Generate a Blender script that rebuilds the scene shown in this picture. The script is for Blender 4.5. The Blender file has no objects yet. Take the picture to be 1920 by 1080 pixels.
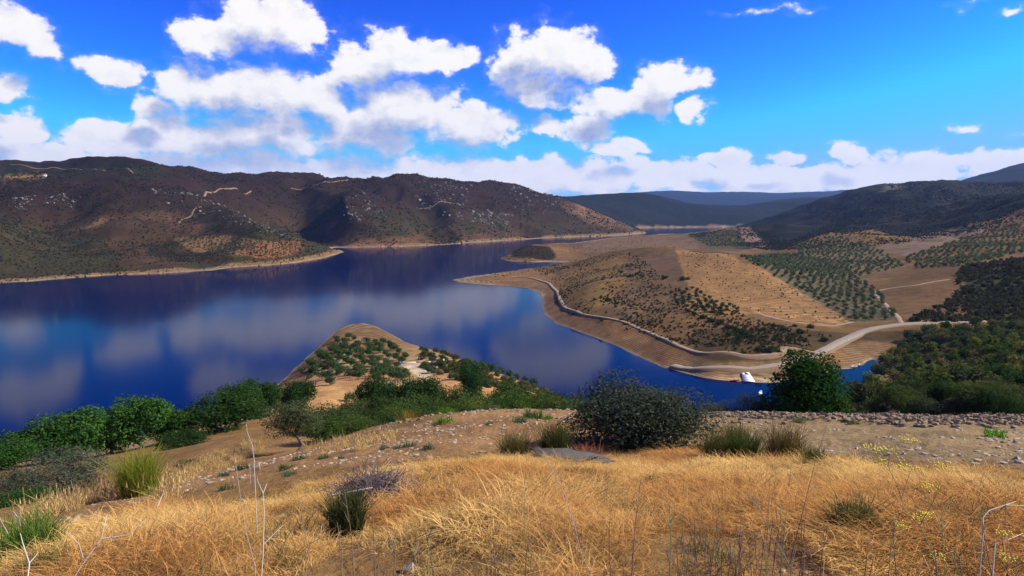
import bpy, math, random
import numpy as np
rng = np.random.default_rng(7)
random.seed(7)
S = bpy.context.scene
C = S.collection
R = math.radians

# ------------------------------------------------------------------ camera
H = 80.0                      # eye above the lake
F = 1250.0                    # focal length in pixels of a 1920 wide frame
TH = math.atan(140 / F)       # pitch down
cam_d = bpy.data.cameras.new('camera'); cam = bpy.data.objects.new('camera', cam_d); C.objects.link(cam)
cam.location = (0, 0, H); cam.rotation_euler = (math.pi/2 - TH, 0, 0)
cam_d.sensor_width = 36; cam_d.lens = 36*F/1920; cam_d.clip_start = .2; cam_d.clip_end = 60000
S.camera = cam
S.view_settings.view_transform = 'Standard'; S.view_settings.look = 'None'
S.view_settings.exposure = 0.7; S.view_settings.gamma = 1.0
S.cycles.use_denoising = True; S.cycles.use_adaptive_sampling = True; S.cycles.adaptive_threshold = .02
S.cycles.max_bounces = 6; S.cycles.diffuse_bounces = 2; S.cycles.glossy_bounces = 2
S.cycles.transmission_bounces = 2; S.cycles.volume_bounces = 0; S.cycles.transparent_max_bounces = 4
S.cycles.sample_clamp_indirect = 4

# ------------------------------------------------------------------ sun and sky
SUN_AZ, SUN_EL = R(87), R(38)        # azimuth clockwise from the view direction (+Y)
sun_d = bpy.data.lights.new('sun', 'SUN'); sun = bpy.data.objects.new('sun', sun_d); C.objects.link(sun)
sun_d.energy = 5.0; sun_d.angle = R(.53); sun_d.color = (1, .93, .80)
sun.rotation_euler = (math.pi/2 - SUN_EL, 0, -SUN_AZ + math.pi)

W = bpy.data.worlds.new('World'); S.world = W; W.use_nodes = True
NT = W.node_tree; NT.nodes.clear()

class NB:
    """tiny node builder"""
    def __init__(s, t): s.t = t
    def n(s, typ, **kw):
        o = s.t.nodes.new(typ)
        for k, v in kw.items(): setattr(o, k, v)
        return o
    def put(s, sock, v):
        if isinstance(v, bpy.types.NodeSocket): s.t.links.new(v, sock)
        else: sock.default_value = v
    def m(s, op, a, b=None, c=None, clamp=False):
        o = s.n('ShaderNodeMath', operation=op, use_clamp=clamp)
        for i, v in enumerate((a, b, c)):
            if v is not None: s.put(o.inputs[i], v)
        return o.outputs[0]
    def v(s, op, a, b=None, scale=None):
        o = s.n('ShaderNodeVectorMath', operation=op)
        s.put(o.inputs[0], a)
        if b is not None: s.put(o.inputs[1], b)
        if scale is not None: s.put(o.inputs['Scale'], scale)
        return o.outputs['Value'] if op in ('LENGTH', 'DOT_PRODUCT') else o.outputs[0]
    def mix(s, f, a, b, blend='MIX'):
        o = s.n('ShaderNodeMix', data_type='RGBA', blend_type=blend)
        s.put(o.inputs[0], f); s.put(o.inputs[6], a); s.put(o.inputs[7], b)
        return o.outputs[2]
    def rng(s, x, a, b, c=0., d=1., smooth=True):
        o = s.n('ShaderNodeMapRange', interpolation_type='SMOOTHSTEP' if smooth else 'LINEAR')
        for i, v in enumerate((x, a, b, c, d)): s.put(o.inputs[i], v)
        return o.outputs[0]
    def noise(s, vec, scale, detail=4, rough=.5, dist=0.):
        o = s.n('ShaderNodeTexNoise')
        if vec is not None: s.put(o.inputs['Vector'], vec)
        s.put(o.inputs['Scale'], scale); o.inputs['Detail'].default_value = detail
        o.inputs['Roughness'].default_value = rough; o.inputs['Distortion'].default_value = dist
        return o.outputs['Fac']

ct, st = math.cos(TH), math.sin(TH)
def pix_dir(px, py):
    cx, cy = (px-960)/F, -(py-540)/F
    return cx, ct + cy*st, -st + cy*ct       # X, Y, Z
def azel(px, py):
    x, y, z = pix_dir(px, py)
    return math.degrees(math.atan2(x, y)), math.degrees(math.atan2(z, math.hypot(x, y)))

SKYC = ((3.6, .006, 2.0), (2.75, .074, 6.2), (1.15, 1.65, 10.5))   # deep clear-air blue: contrast and tint of the sky per channel
# clouds seen in the photograph: centre and half size in degrees of azimuth and elevation, weight
CL = [(15,50,72,45,1),(80,90,58,34,1),(218,138,56,32,.9),(5,160,50,32,.9),(15,238,70,34,.9),(60,285,160,34,.9),
 (500,45,110,62,1),(400,70,65,42,.9),(565,55,60,45,.9),
 (450,170,165,62,1),(600,180,90,55,1),(285,205,48,28,.9),(340,165,60,45,1),
 (370,262,200,50,1),(220,258,110,36,.9),(500,250,160,60,1),
 (740,105,108,46,1),(835,105,62,30,1),(690,125,70,40,.9),
 (760,205,140,58,1),(880,232,115,52,1),(690,245,120,62,1),
 (1030,105,105,62,1),(1085,105,62,58,1),(975,120,62,60,1),(1010,165,90,36,1),
 (1255,150,62,36,1),(1215,185,66,38,1),(1140,195,66,42,.9),(1295,205,36,26,.8),(1100,245,52,36,.9),
 (1025,228,42,24,.8),(1170,280,70,18,.9),
 (450,318,600,44,.92),(1000,334,480,44,.82),(1500,338,560,46,.80),(1850,298,230,28,.7),
 (1360,298,55,20,.9),(1465,294,50,16,.85),(1600,284,46,26,.9),
 (1450,14,110,13,.30),(1820,14,60,11,.30),(1800,240,70,14,.30),(1910,16,40,11,.3),(1910,246,36,11,.3)]
g = bpy.data.node_groups.new('cloud_cover', 'ShaderNodeTree')
g.interface.new_socket('P', in_out='INPUT', socket_type='NodeSocketVector')
g.interface.new_socket('D', in_out='OUTPUT', socket_type='NodeSocketFloat')
b = NB(g); gi = b.n('NodeGroupInput'); go = b.n('NodeGroupOutput')
acc = None
for (x, y, rx, ry, w) in CL:
    a, e = azel(x, y); a2, _ = azel(x+rx, y); _, e2 = azel(x, y-ry)
    ia, ie = .96/abs(a2-a), .96/abs(e2-e)
    o = b.n('ShaderNodeVectorMath', operation='MULTIPLY_ADD'); b.put(o.inputs[0], gi.outputs[0])
    o.inputs[1].default_value = (ia, ie, 0); o.inputs[2].default_value = (-a*ia, -e*ie, (1-w)*1.2)
    d = b.v('LENGTH', o.outputs[0])
    acc = d if acc is None else b.m('MINIMUM', acc, d)
g.links.new(b.m('SUBTRACT', 1., acc), go.inputs[0])

b = NB(NT)
tc = b.n('ShaderNodeTexCoord'); nv = b.v('NORMALIZE', tc.outputs['Generated'])
sp = b.n('ShaderNodeSeparateXYZ'); b.put(sp.inputs[0], nv)
az = b.m('MULTIPLY', b.m('ARCTAN2', sp.outputs[0], sp.outputs[1]), 57.29578)
el = b.m('MULTIPLY', b.m('ARCSINE', sp.outputs[2]), 57.29578)
cb = b.n('ShaderNodeCombineXYZ'); b.put(cb.inputs[0], az); b.put(cb.inputs[1], el); PP = cb.outputs[0]
wn = b.n('ShaderNodeTexNoise'); b.put(wn.inputs['Vector'], PP); wn.inputs['Scale'].default_value = .33; wn.inputs['Detail'].default_value = 2
PW = b.v('ADD', PP, b.v('MULTIPLY', b.v('SUBTRACT', wn.outputs['Color'], (.5, .5, .5)), (3.2, 2.2, 0)))
def cover(vec):
    o = b.n('ShaderNodeGroup'); o.node_tree = g; b.put(o.inputs[0], vec); return o.outputs[0]
# the same kind of cumulus goes on outside the photograph
outside = b.m('MAXIMUM', b.rng(b.m('ABSOLUTE', az), 39, 48), b.rng(el, 19, 27))
other = b.m('MULTIPLY', b.m('SUBTRACT', b.noise(b.v('MULTIPLY', PW, (.05, .085, 1)), 1.0, 1, .5), .56), 5.)
other = b.m('SUBTRACT', other, b.m('MULTIPLY', b.m('SUBTRACT', 1., outside), 4.))
def billow(off, det):
    return b.m('MULTIPLY', b.m('SUBTRACT', b.noise(b.v('MULTIPLY', b.v('ADD', PP, off) if off else PP, (1, 1.35, 1)), .46, det, .6), .5), 1.75)
c0 = b.m('MAXIMUM', cover(PW), other); c2 = b.m('MAXIMUM', cover(b.v('ADD', PW, (1.0, 2.1, 0))), other)
n0 = billow(None, 8.); n1_ = billow((.55, .75, 0), 4.)
d0 = b.m('ADD', c0, n0)
alpha = b.m('ADD', b.m('MULTIPLY', b.rng(d0, .0, b.m('MULTIPLY_ADD', b.rng(c2, .1, .8), .5, .28)), .86), b.m('MULTIPLY', b.rng(d0, -.3, .5), .14))
lit = b.m('ADD', b.m('MULTIPLY', b.rng(b.m('SUBTRACT', n1_, n0), .5, -.4), .26), b.m('MULTIPLY', b.rng(b.m('ADD', c2, b.m('MULTIPLY', n1_, .45)), .80, .08), .85), clamp=True)
ccol = b.mix(lit, b.mix(b.rng(el, 1., 7.), (.66, .72, .86, 1), (.34, .41, .64, 1)), (1.07, 1.03, .98, 1))
sky = b.n('ShaderNodeTexSky', sky_type='NISHITA', sun_disc=False, sun_elevation=SUN_EL, sun_rotation=SUN_AZ,
          altitude=300, air_density=1., dust_density=.4, ozone_density=2.2)
sx_ = b.n('ShaderNodeSeparateColor'); b.put(sx_.inputs[0], sky.outputs[0]); cx_ = b.n('ShaderNodeCombineColor')
for i_, (pw_, k_, cap_) in enumerate(SKYC): b.put(cx_.inputs[i_], b.m('MINIMUM', b.m('MULTIPLY', b.m('POWER', sx_.outputs[i_], pw_), k_), cap_))
skyc = cx_.outputs[0]
bg1 = b.n('ShaderNodeBackground'); b.put(bg1.inputs[0], skyc); bg1.inputs[1].default_value = .064
bg2 = b.n('ShaderNodeBackground'); b.put(bg2.inputs[0], ccol); bg2.inputs[1].default_value = .63
mx = b.n('ShaderNodeMixShader'); b.put(mx.inputs[0], b.m('MULTIPLY', alpha, b.rng(el, -1., .5)))
NT.links.new(bg1.outputs[0], mx.inputs[1]); NT.links.new(bg2.outputs[0], mx.inputs[2])
wo = b.n('ShaderNodeOutputWorld'); NT.links.new(mx.outputs[0], wo.inputs[0])

# ------------------------------------------------------------------ numpy noise
def vnoise(x, y, seed=0):
    xi = np.floor(x).astype(np.int64); yi = np.floor(y).astype(np.int64)
    fx, fy = x-xi, y-yi
    fx = fx*fx*fx*(fx*(fx*6-15)+10); fy = fy*fy*fy*(fy*(fy*6-15)+10)
    def h(i, j):
        n = (i*374761393 + j*668265263 + seed*1442695041) & 0xffffffff
        n = ((n ^ (n >> 13))*1274126177) & 0xffffffff
        n = ((n ^ (n >> 15))*2246822519) & 0xffffffff
        return ((n ^ (n >> 16)) & 0xffffff)/0xffffff
    a = h(xi, yi); bb = h(xi+1, yi); c = h(xi, yi+1); d = h(xi+1, yi+1)
    return (a*(1-fx)+bb*fx)*(1-fy) + (c*(1-fx)+d*fx)*fy
def fbm(x, y, octv=4, seed=0, gain=.5):
    s = 0; a = 1; t = 0
    for o in range(octv):
        s = s + a*(vnoise(x*2**o+o*17.3, y*2**o-o*9.1, seed+o)-.5)*2; t += a; a *= gain
    return s/t
def sstep(a, b_, x):
    t = np.clip((x-a)/(b_-a), 0, 1); return t*t*(3-2*t)

# ------------------------------------------------------------------ the lay of the land
def qt(px, py):                                    # slope and lateral ratio of a pixel's ray
    px = np.asarray(px, float); py = np.asarray(py, float)
    cx, cy = (px-960)/F, -(py-540)/F
    yd = ct + cy*st
    return (-st+cy*ct)/yd, cx/yd
def project(X, Y, Z):
    yy = np.maximum(Y*ct - (Z-H)*st, 1e-3); up = Y*st + (Z-H)*ct
    return 960+F*X/yy, 540-F*up/yy
def lake_pt(px, py):                               # where a shoreline pixel lies on the water plane
    q, t = qt(px, py); Y = -H/q; return float(t*Y), float(Y)

SH_A = [(-700,562),(-300,542),(0,530),(60,528),(130,521),(200,516),(300,513),(400,507),(440,501),(500,498),(560,492),(610,483),(645,472.5),
        (640,469),(622,467),(628,464.5),(740,463),(860,457.5),(868,456),(935,452),(1025,446.5),(1110,443.5),(1170,441),(1212,437),(1203,431),(1200,427.5),
        (1300,426.4),(1400,425.8),(1480,425.5)]
polyA = [lake_pt(*p) for p in SH_A] + [(20000, 1500), (30000, 30000), (-30000, 30000), (-30000, 700)]
SH_B = [(1480,429),(1390,434),(1260,438.5),(1200,442),(1140,447),(1100,452),(1070,456),(1030,459),(985,463),(955,475),(938,485),(950,489),(1000,491.5),(1050,492),
        (1075,494),(1040,498),(1000,503),(960,509),(920,514),(880,518.5),(848,525),(858,529),(900,533),(950,536),(990,541),(1010,549),(1017,560),(1016,575),(1021,590),
        (1040,605),(1080,620),(1130,638),(1180,660),(1215,676),(1240,688),(1290,702),(1340,711),(1380,715),(1440,718),(1500,716),(1535,709),(1560,700),(1553,694),(1575,692),
        (1600,690),(1620,683),(1625,677),(1637,674),(1655,682),(1662,693),(1652,705),(1630,714),(1615,726),(1590,738),(1560,752),(1500,775),(1400,795),(1300,803),(1200,800),(1120,782),
        (1060,752),(1000,724),(930,697),(860,673),(800,654),(755,640),(728,623),(703,611),(680,606),(655,609),(630,621),(600,646),(570,675),(540,705),
        (505,735),(450,765),(380,790),(280,815),(150,840),(0,868),(-200,905),(-500,960)]
polyB = [(20000, 3300)] + [lake_pt(*p) for p in SH_B] + [(-700, 60), (-700, -400), (20000, -400)]
def sdf_poly(X, Y, poly):
    p = np.array(poly); n = len(p); ins = np.zeros(X.shape, bool); d2 = np.full(X.shape, 1e18)
    for i in range(n):
        ax, ay = p[i]; bx, by = p[(i+1) % n]
        dx, dy = bx-ax, by-ay
        t = np.clip(((X-ax)*dx+(Y-ay)*dy)/(dx*dx+dy*dy), 0, 1)
        d2 = np.minimum(d2, (X-ax-t*dx)**2+(Y-ay-t*dy)**2)
        cr = (ay > Y) != (by > Y)
        with np.errstate(divide='ignore', invalid='ignore'):
            ins ^= cr & (X < (bx-ax)*(Y-ay)/(by-ay+1e-12)+ax)
    return np.where(ins, 1, -1)*np.sqrt(d2)

# seen surface points: pixel x, pixel y, distance forward
SEEN = [
 # the slope at the photographer's feet and the dirt track
 (960,1080,4),(960,960,7),(960,880,13),(960,850,16),(900,800,27),(900,775,32),(1700,1000,5),(1700,900,11),(1700,860,15),(1700,830,19),(1700,790,26),(1700,779,28.5),
 (200,1050,6),(200,980,11),(450,950,13),(450,1050,5.5),(650,1000,7),(650,920,11),(650,870,19),(1000,900,11),(1190,850,20),(1400,870,17),(1400,950,8.5),(1400,800,26),(1400,776,31),
 (1900,800,24),(1900,860,14),(1900,1000,4.8),(1900,782,27),(1200,775,32),(1050,772,33),(300,920,22),(100,970,16),(400,890,28),(500,860,38),(650,820,36),(800,795,31),(800,781,34),
 (700,800,37),(555,850,50),(262,930,33),(110,935,31),(20,950,30),(250,855,75),(400,835,75),(420,800,98),(470,812,65),(520,782,120),(100,880,62),
 # headland
 (690,622,428),(680,650,365),(700,680,310),(790,690,290),(860,690,290),(900,680,300),(800,648,372),(930,676,310),(1000,708,268),(1050,728,243),(620,715,265),(560,736,240),(600,750,200),
 (640,762,190),(700,748,215),(750,762,185),(640,640,385),(600,680,318),(850,660,345),
 # wooded slope right of the cove, valley and road
 (1800,770,100),(1800,740,150),(1800,700,220),(1800,660,300),(1800,630,360),(1800,606,415),(1920,606,410),(1920,650,300),(1920,700,200),(1920,750,120),(1700,650,372),(1680,760,120),(1660,720,225),
 (1640,745,170),(1700,700,235),(1700,615,405),(1600,627,398),(1660,612,410),(1550,655,360),(1580,640,380),(1400,698,327),(1300,690,335),(1480,690,336),(1540,676,345),
 # hill side over the road
 (1800,560,498),(1800,500,640),(1800,450,850),(1800,425,1010),(1827,418,1080),(1920,390,1250),(1740,440,980),(1690,455,920),(1667,461,900),(1630,461,930),(1700,500,740),(1700,540,570),(1700,590,440),
 (1900,560,480),(1900,480,680),(1900,430,950),(1567,443,1150),(1520,449,1250),(1490,458,1150),(1600,480,850),(1600,520,680),(1620,560,540),(1600,590,468),(1540,540,610),(1480,500,790),(1440,478,1000),
 (1397,427,1750),(1330,438,1700),(1460,445,1650),(1350,460,1500),(1420,465,1300),
 # right peninsula
 (1000,458,1280),(960,478,1150),(1040,470,1250),(1100,466,1340),(1150,457,1480),(1200,449,1650),(1260,444,1780),(1270,467,800),(1200,470,835),(1130,478,850),(1060,501,830),(1000,515,800),(940,522,815),
 (1240,485,720),(1200,510,635),(1150,540,560),(1100,530,600),(1060,545,570),(1060,575,505),(1300,474,795),(1380,481,715),(1450,511,625),(1520,560,510),(1590,603,432),(1300,540,545),(1400,570,485),
 (1500,600,432),(1300,600,425),(1400,640,366),(1200,600,440),(1250,640,372),(1350,672,334),(1450,662,342),(1540,622,398),(1120,600,450),(1170,560,520),(1100,500,760),
 # hills across the lake, left
 (0,306,1750),(100,305,1850),(200,305,1900),(300,305,1900),(0,335,1500),(150,345,1450),(300,350,1550),(420,385,1350),(480,410,1230),(560,440,1130),(610,460,1060),(300,400,1200),(150,400,1150),(0,400,1080),
 (0,460,900),(150,460,930),(300,460,950),(450,460,1000),(400,318,2000),(480,325,2050),(560,328,2150),(645,335,2200),(700,330,2250),(780,325,2300),(870,334,2400),(950,330,2500),(1050,350,2700),(1110,363,2850),
 (1160,380,2850),(545,390,1780),(590,440,1600),(600,400,1820),(670,360,1830),(690,400,1720),(640,440,1600),(740,440,1650),(790,430,1720),(760,380,1950),(830,400,1950),(870,395,1880),(880,430,1800),(960,430,1980),
 (930,380,2150),(970,410,2120),(1027,377,2250),(1060,385,2230),(1080,420,2250),(1140,420,2400),(1000,420,2100),(1180,425,2480),(500,350,1950),
 # far shores and mountains
 (1215,364,4600),(1280,380,4600),(1340,389,4500),(1300,410,4050),(1400,410,4000),(1400,388,4800),(1450,392,4500),(1480,378,5000),
 (1670,342,2700),(1620,352,2750),(1560,368,2850),(1500,390,2900),(1450,408,2700),(1740,349,2900),(1800,352,3000),(1920,348,2900),(1670,380,2200),(1600,400,2200),(1750,390,2100),(1850,380,1900),(1650,430,1500),(1720,420,1500),
 (1560,420,2000),(1500,420,2300),(1920,305,5200),(1850,324,5200),(1800,338,5200),(1750,349,5300),
 (1510,366,6300),(1560,370,6300),(1460,374,6400),(1100,366,11000),(1160,363,11000),(1200,362,11000),(1270,357,11000),(1330,362,11000),(1380,358,11000),(1440,362,11000),(1500,360,11200),(1560,357,11500),(1620,354,12000),
 (1200,378,8500),(1300,386,8000),(1400,386,8000),(1700,356,12000)]
# places hidden from the photograph: pixel column, distance, height
HID = [(850,45,65.5),(850,60,60.5),(850,80,53.5),(850,120,41),(1000,60,59),(1000,100,46),(1000,160,31),(1200,45,65),(1200,80,52),(1200,140,31),(1200,200,14),(1400,40,67),(1400,60,59),(1400,100,45),(1400,180,20),
 (1560,45,65),(1560,70,56),(1560,120,41),(1560,180,20),(1750,40,64.5),(1750,60,56.5),(1900,40,64.5),(1900,70,54),(700,55,61),(700,80,53),(700,120,42),(700,150,33),(250,110,40),(250,160,20),(0,90,45),(0,150,20),(-300,60,55),(-300,120,30),
 (450,170,28),(500,210,16),(960,1.5,78.1),(0,2,78.0),(1900,1.5,78.2),(2300,10,76),(2300,40,65),(2300,150,50),(2300,400,30),(2300,700,60),(2300,1200,120),(-400,10,74),
 (1200,1050,14),(1270,1000,20),(1100,1050,8),(1350,900,18),(1300,1200,18),(1450,1150,12),(1600,1350,30),(1700,1150,50),(1850,1450,95),(1800,1250,75),(1920,1600,110),
 (0,2400,200),(150,2500,190),(300,2600,190),(480,2700,160),(780,3000,150),(950,3200,150),(1100,3600,100),(1050,3300,110),(0,5000,150),(500,5000,150),(900,6000,150),(1100,7000,180),(500,11000,250),(0,11000,250),
 (1215,5600,100),(1400,5800,120),(1670,3400,150),(1740,3800,170),(1900,3800,200),(1900,6500,350),(1600,4000,120),(1600,8000,200),(1500,7200,150),(1270,13500,200),(1500,13500,200),(1800,13500,300),(800,13500,200),(2300,5000,450),(2300,3000,250),
 (-400,1500,150),(-400,2000,200),(-400,900,40),(-400,4000,180),(-400,11000,200)]
cq, ctt, cl = [], [], []
for x, y, Y in SEEN:
    if Y >= 8000: Y *= 1.2
    q, t = qt(x, y); cq.append(float(q)); ctt.append(float(t)); cl.append(math.log(Y))
for x, Y, z in HID:
    if Y >= 11000: Y *= 1.3
    cq.append((z-H)/Y); ctt.append((x-960)/F*1.0); cl.append(math.log(Y))
for poly, n in ((polyA, len(SH_A)), (polyB[1:], len(SH_B))):
    for X_, Y_ in poly[:n:2]:
        cq.append((.8-H)/Y_); ctt.append(X_/Y_); cl.append(math.log(Y_))
cp = np.stack([np.array(ctt), np.array(cl)], 1); cq = np.array(cq)
def kern(a, bq):
    d2 = (a[:, None, 0]-bq[None, :, 0])**2 + (a[:, None, 1]-bq[None, :, 1])**2
    return np.sqrt(d2+.05**2)
N = len(cp)
A = np.zeros((N+3, N+3)); A[:N, :N] = kern(cp, cp) - 1e-3*np.eye(N); A[:N, N] = 1; A[:N, N+1:] = cp; A[N, :N] = 1; A[N+1:, :N] = cp.T
wgt = np.linalg.solve(A, np.concatenate([cq, np.zeros(3)]))

# projective grid: columns of equal bearing, rows of growing distance
def rows(a, b_, st_): return np.exp(np.arange(math.log(a), math.log(b_), st_))
YR = np.concatenate([rows(1.5, 60, .018), rows(60, 250, .011), rows(250, 1700, .0052), rows(1700, 3200, .0065), rows(3200, 6000, .012), rows(6000, 19000, .018)])
TC = np.arange(-1.25, 1.2501, .0029)
nR, nC = len(YR), len(TC)
GT, GY = np.meshgrid(TC, YR); GX = GT*GY
flat = np.stack([GT.ravel(), np.log(GY.ravel())], 1)
# interpolate on a coarser grid, then refine bilinearly
ci = np.unique(np.concatenate([np.arange(0, nC, 5), [nC-1]])); ri = np.unique(np.concatenate([np.arange(0, nR, 3), [nR-1]]))
cg = np.stack(np.meshgrid(TC[ci], np.log(YR[ri])), -1).reshape(-1, 2)
qv = np.empty(len(cg))
for k in range(0, len(cg), 20000):
    s_ = cg[k:k+20000]; qv[k:k+20000] = kern(s_, cp) @ wgt[:N] + wgt[N] + s_ @ wgt[N+1:]
qv = qv.reshape(len(ri), len(ci))
tmp = np.stack([np.interp(TC, TC[ci], r) for r in qv])
Q = np.stack([np.interp(np.log(YR), np.log(YR[ri]), tmp[:, j]) for j in range(nC)], 1)
Z = H + Q*GY
# relief
far = sstep(350, 1200, GY)
n1 = fbm(GX/260, GY/260, 4, 3); rid = 1-np.abs(fbm(GX/420+7, GY/420, 4, 11))*2
hgt = np.clip((Z-4)/70, 0, 1)
Z = Z + far*hgt*np.where(GY > 3300, .35, 1.)*(n1*14 + (rid-.70)*40 + fbm(GX/80, GY/80, 4, 41)*10) + sstep(2500, 6000, GY)*hgt*fbm(GX/1500, GY/1500, 5, 21)*28
# valleys and spurs of the hills across the lake: pixel column, pixel row, distance along each line
def fold(line, amp, wid):
    P_ = np.array([(float(qt(x, y)[1])*Y, Y) for x, y, Y in line]); d2 = np.full(GX.shape, 1e18)
    for (ax, ay), (bx, by) in zip(P_[:-1], P_[1:]):
        dx, dy = bx-ax, by-ay; t = np.clip(((GX-ax)*dx+(GY-ay)*dy)/(dx*dx+dy*dy), 0, 1); d2 = np.minimum(d2, (GX-ax-t*dx)**2+(GY-ay-t*dy)**2)
    return amp*1.5*np.exp(-d2/(2*wid*wid))*np.clip((Z-2)/45, 0, 1)
wig = fbm(GX/170, GY/170, 3, 91)
Z = Z + fold([(618,467,1510),(590,440,1600),(562,400,1740),(545,368,1880),(525,345,2000)], -46, 85) + fold([(838,458,1740),(850,430,1830),(800,390,1980),(770,358,2120)], -40, 85) + fold([(1012,447,2150),(985,420,2180),(945,385,2280),(925,355,2400)], -42, 90) \
      + fold([(735,462,1600),(705,420,1680),(680,385,1760),(668,362,1840)], 20, 75) + fold([(900,454,1800),(885,420,1850),(872,390,1920)], 16, 70) + fold([(1120,442,2300),(1070,410,2260),(1035,380,2280)], 22, 80) \
      + fold([(640,338,2100),(650,336,2350)], -11, 90) + fold([(868,338,2280),(872,336,2550)], -10, 90) + fold([(230,512,830),(250,470,930),(290,420,1130),(330,370,1420)], -24, 60) + fold([(60,525,790),(70,470,900),(100,420,1080),(90,370,1320)], -18, 60) + fold([(430,500,880),(410,450,1020),(400,410,1200)], -14, 45)
mid = sstep(60, 200, GY)*(1-far)
Z = Z + mid*np.clip((Z-3)/10, 0, 1)*fbm(GX/45, GY/45, 4, 5)*1.6
near = 1-sstep(40, 90, GY)
Z = Z + near*(fbm(GX/3.1, GY/3.1, 5, 9, .55)*.22 + fbm(GX/.5, GY/.5, 2, 19)*.03)
sA = sdf_poly(GX, GY, polyA); sB = sdf_poly(GX, GY, polyB); SD = np.maximum(sA, sB)
SD = SD + np.minimum(1, np.abs(SD)/8)*0 + fbm(GX/28, GY/28, 3, 31)*np.clip(GY/250, .3, 4)*.7
hi = SD*.42
land = np.minimum(np.maximum(Z, .05*np.clip(SD, 0, 60)+.1), hi)
k_ = np.clip(hi*.4, .01, 4); hh = np.clip(.5+.5*(hi-np.maximum(Z, .05*np.clip(SD, 0, 60)+.1))/k_, 0, 1)
land = hi*(1-hh) + np.maximum(Z, .05*np.clip(SD, 0, 60)+.1)*hh - k_*hh*(1-hh)
Z = np.where(SD > 0, np.maximum(land, .02*SD), np.maximum(SD*.35, -14))

def ground(X, Y):
    X = np.asarray(X, float); Y = np.asarray(Y, float)
    t = np.clip((X/np.maximum(Y, 1.5)-TC[0])/(TC[1]-TC[0]), 0, nC-1.001)
    r = np.clip(np.interp(Y, YR, np.arange(nR)), 0, nR-1.001)
    i, j = r.astype(int), t.astype(int); fi, fj = r-i, t-j
    return (Z[i, j]*(1-fj)+Z[i, j+1]*fj)*(1-fi) + (Z[i+1, j]*(1-fj)+Z[i+1, j+1]*fj)*fi
def hit(px, py, ymin=3., ymax=9000):
    """first ground point on a pixel's line of sight"""
    q, t = qt(px, py); ys = np.exp(np.linspace(math.log(ymin), math.log(ymax), 2600))
    d = H+q*ys - ground(t*ys, ys)
    k = np.argmax(d < 0)
    if d[k] >= 0: return None
    if k: 
        f = d[k-1]/(d[k-1]-d[k]+1e-9); y = ys[k-1]+(ys[k]-ys[k-1])*f
    else: y = ys[0]
    return float(t*y), float(y), float(ground(t*y, y))
def spot(px, Y):
    """ground point in a pixel column at a known distance"""
    x = (px-960)/F*Y
    for _ in range(3):
        z = float(ground(x, Y)); x = (px-960)/F*(Y*ct-(z-H)*st)
    return x, Y, z
def zat(py, Y): return H + float(qt(960, py)[0])*Y

# ------------------------------------------------------------------ mesh and object helpers
def link(o, parent=None):
    C.objects.link(o)
    if parent is not None: o.parent = parent
    return o
def mesh(name, V, faces, mat=None, attrs=None, smooth=False):
    """faces: int array (n,3) or (n,4)"""
    V = np.asarray(V, np.float32); Fc = np.asarray(faces, np.int32); k = Fc.shape[1]
    me = bpy.data.meshes.new(name); me.vertices.add(len(V)); me.vertices.foreach_set('co', V.ravel())
    me.loops.add(Fc.size); me.loops.foreach_set('vertex_index', Fc.ravel())
    me.polygons.add(len(Fc)); me.polygons.foreach_set('loop_start', np.arange(0, Fc.size, k, dtype=np.int32))
    me.update(calc_edges=True)
    if smooth: me.polygons.foreach_set('use_smooth', np.ones(len(Fc), bool))
    for nm, (typ, dat) in (attrs or {}).items():
        a = me.attributes.new(nm, typ, 'POINT')
        a.data.foreach_set('color' if 'COLOR' in typ else ('vector' if 'VECTOR' in typ else 'value'), np.asarray(dat, np.float32).ravel())
    if mat: me.materials.append(mat)
    return me
def obj(name, me, parent=None, loc=(0, 0, 0), rz=0., scale=1., color=None):
    o = bpy.data.objects.new(name, me); o.location = loc; o.rotation_euler = (0, 0, rz)
    o.scale = (scale,)*3 if np.isscalar(scale) else scale
    if color: o.color = (*color, 1)
    return link(o, parent)
def tag(o, label, cat, group=None):
    o['label'] = label; o['category'] = cat
    if group: o['group'] = group
    return o
def tri(q):  # quads to triangles
    q = np.asarray(q); return np.concatenate([q[:, [0, 1, 2]], q[:, [0, 2, 3]]])
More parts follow.
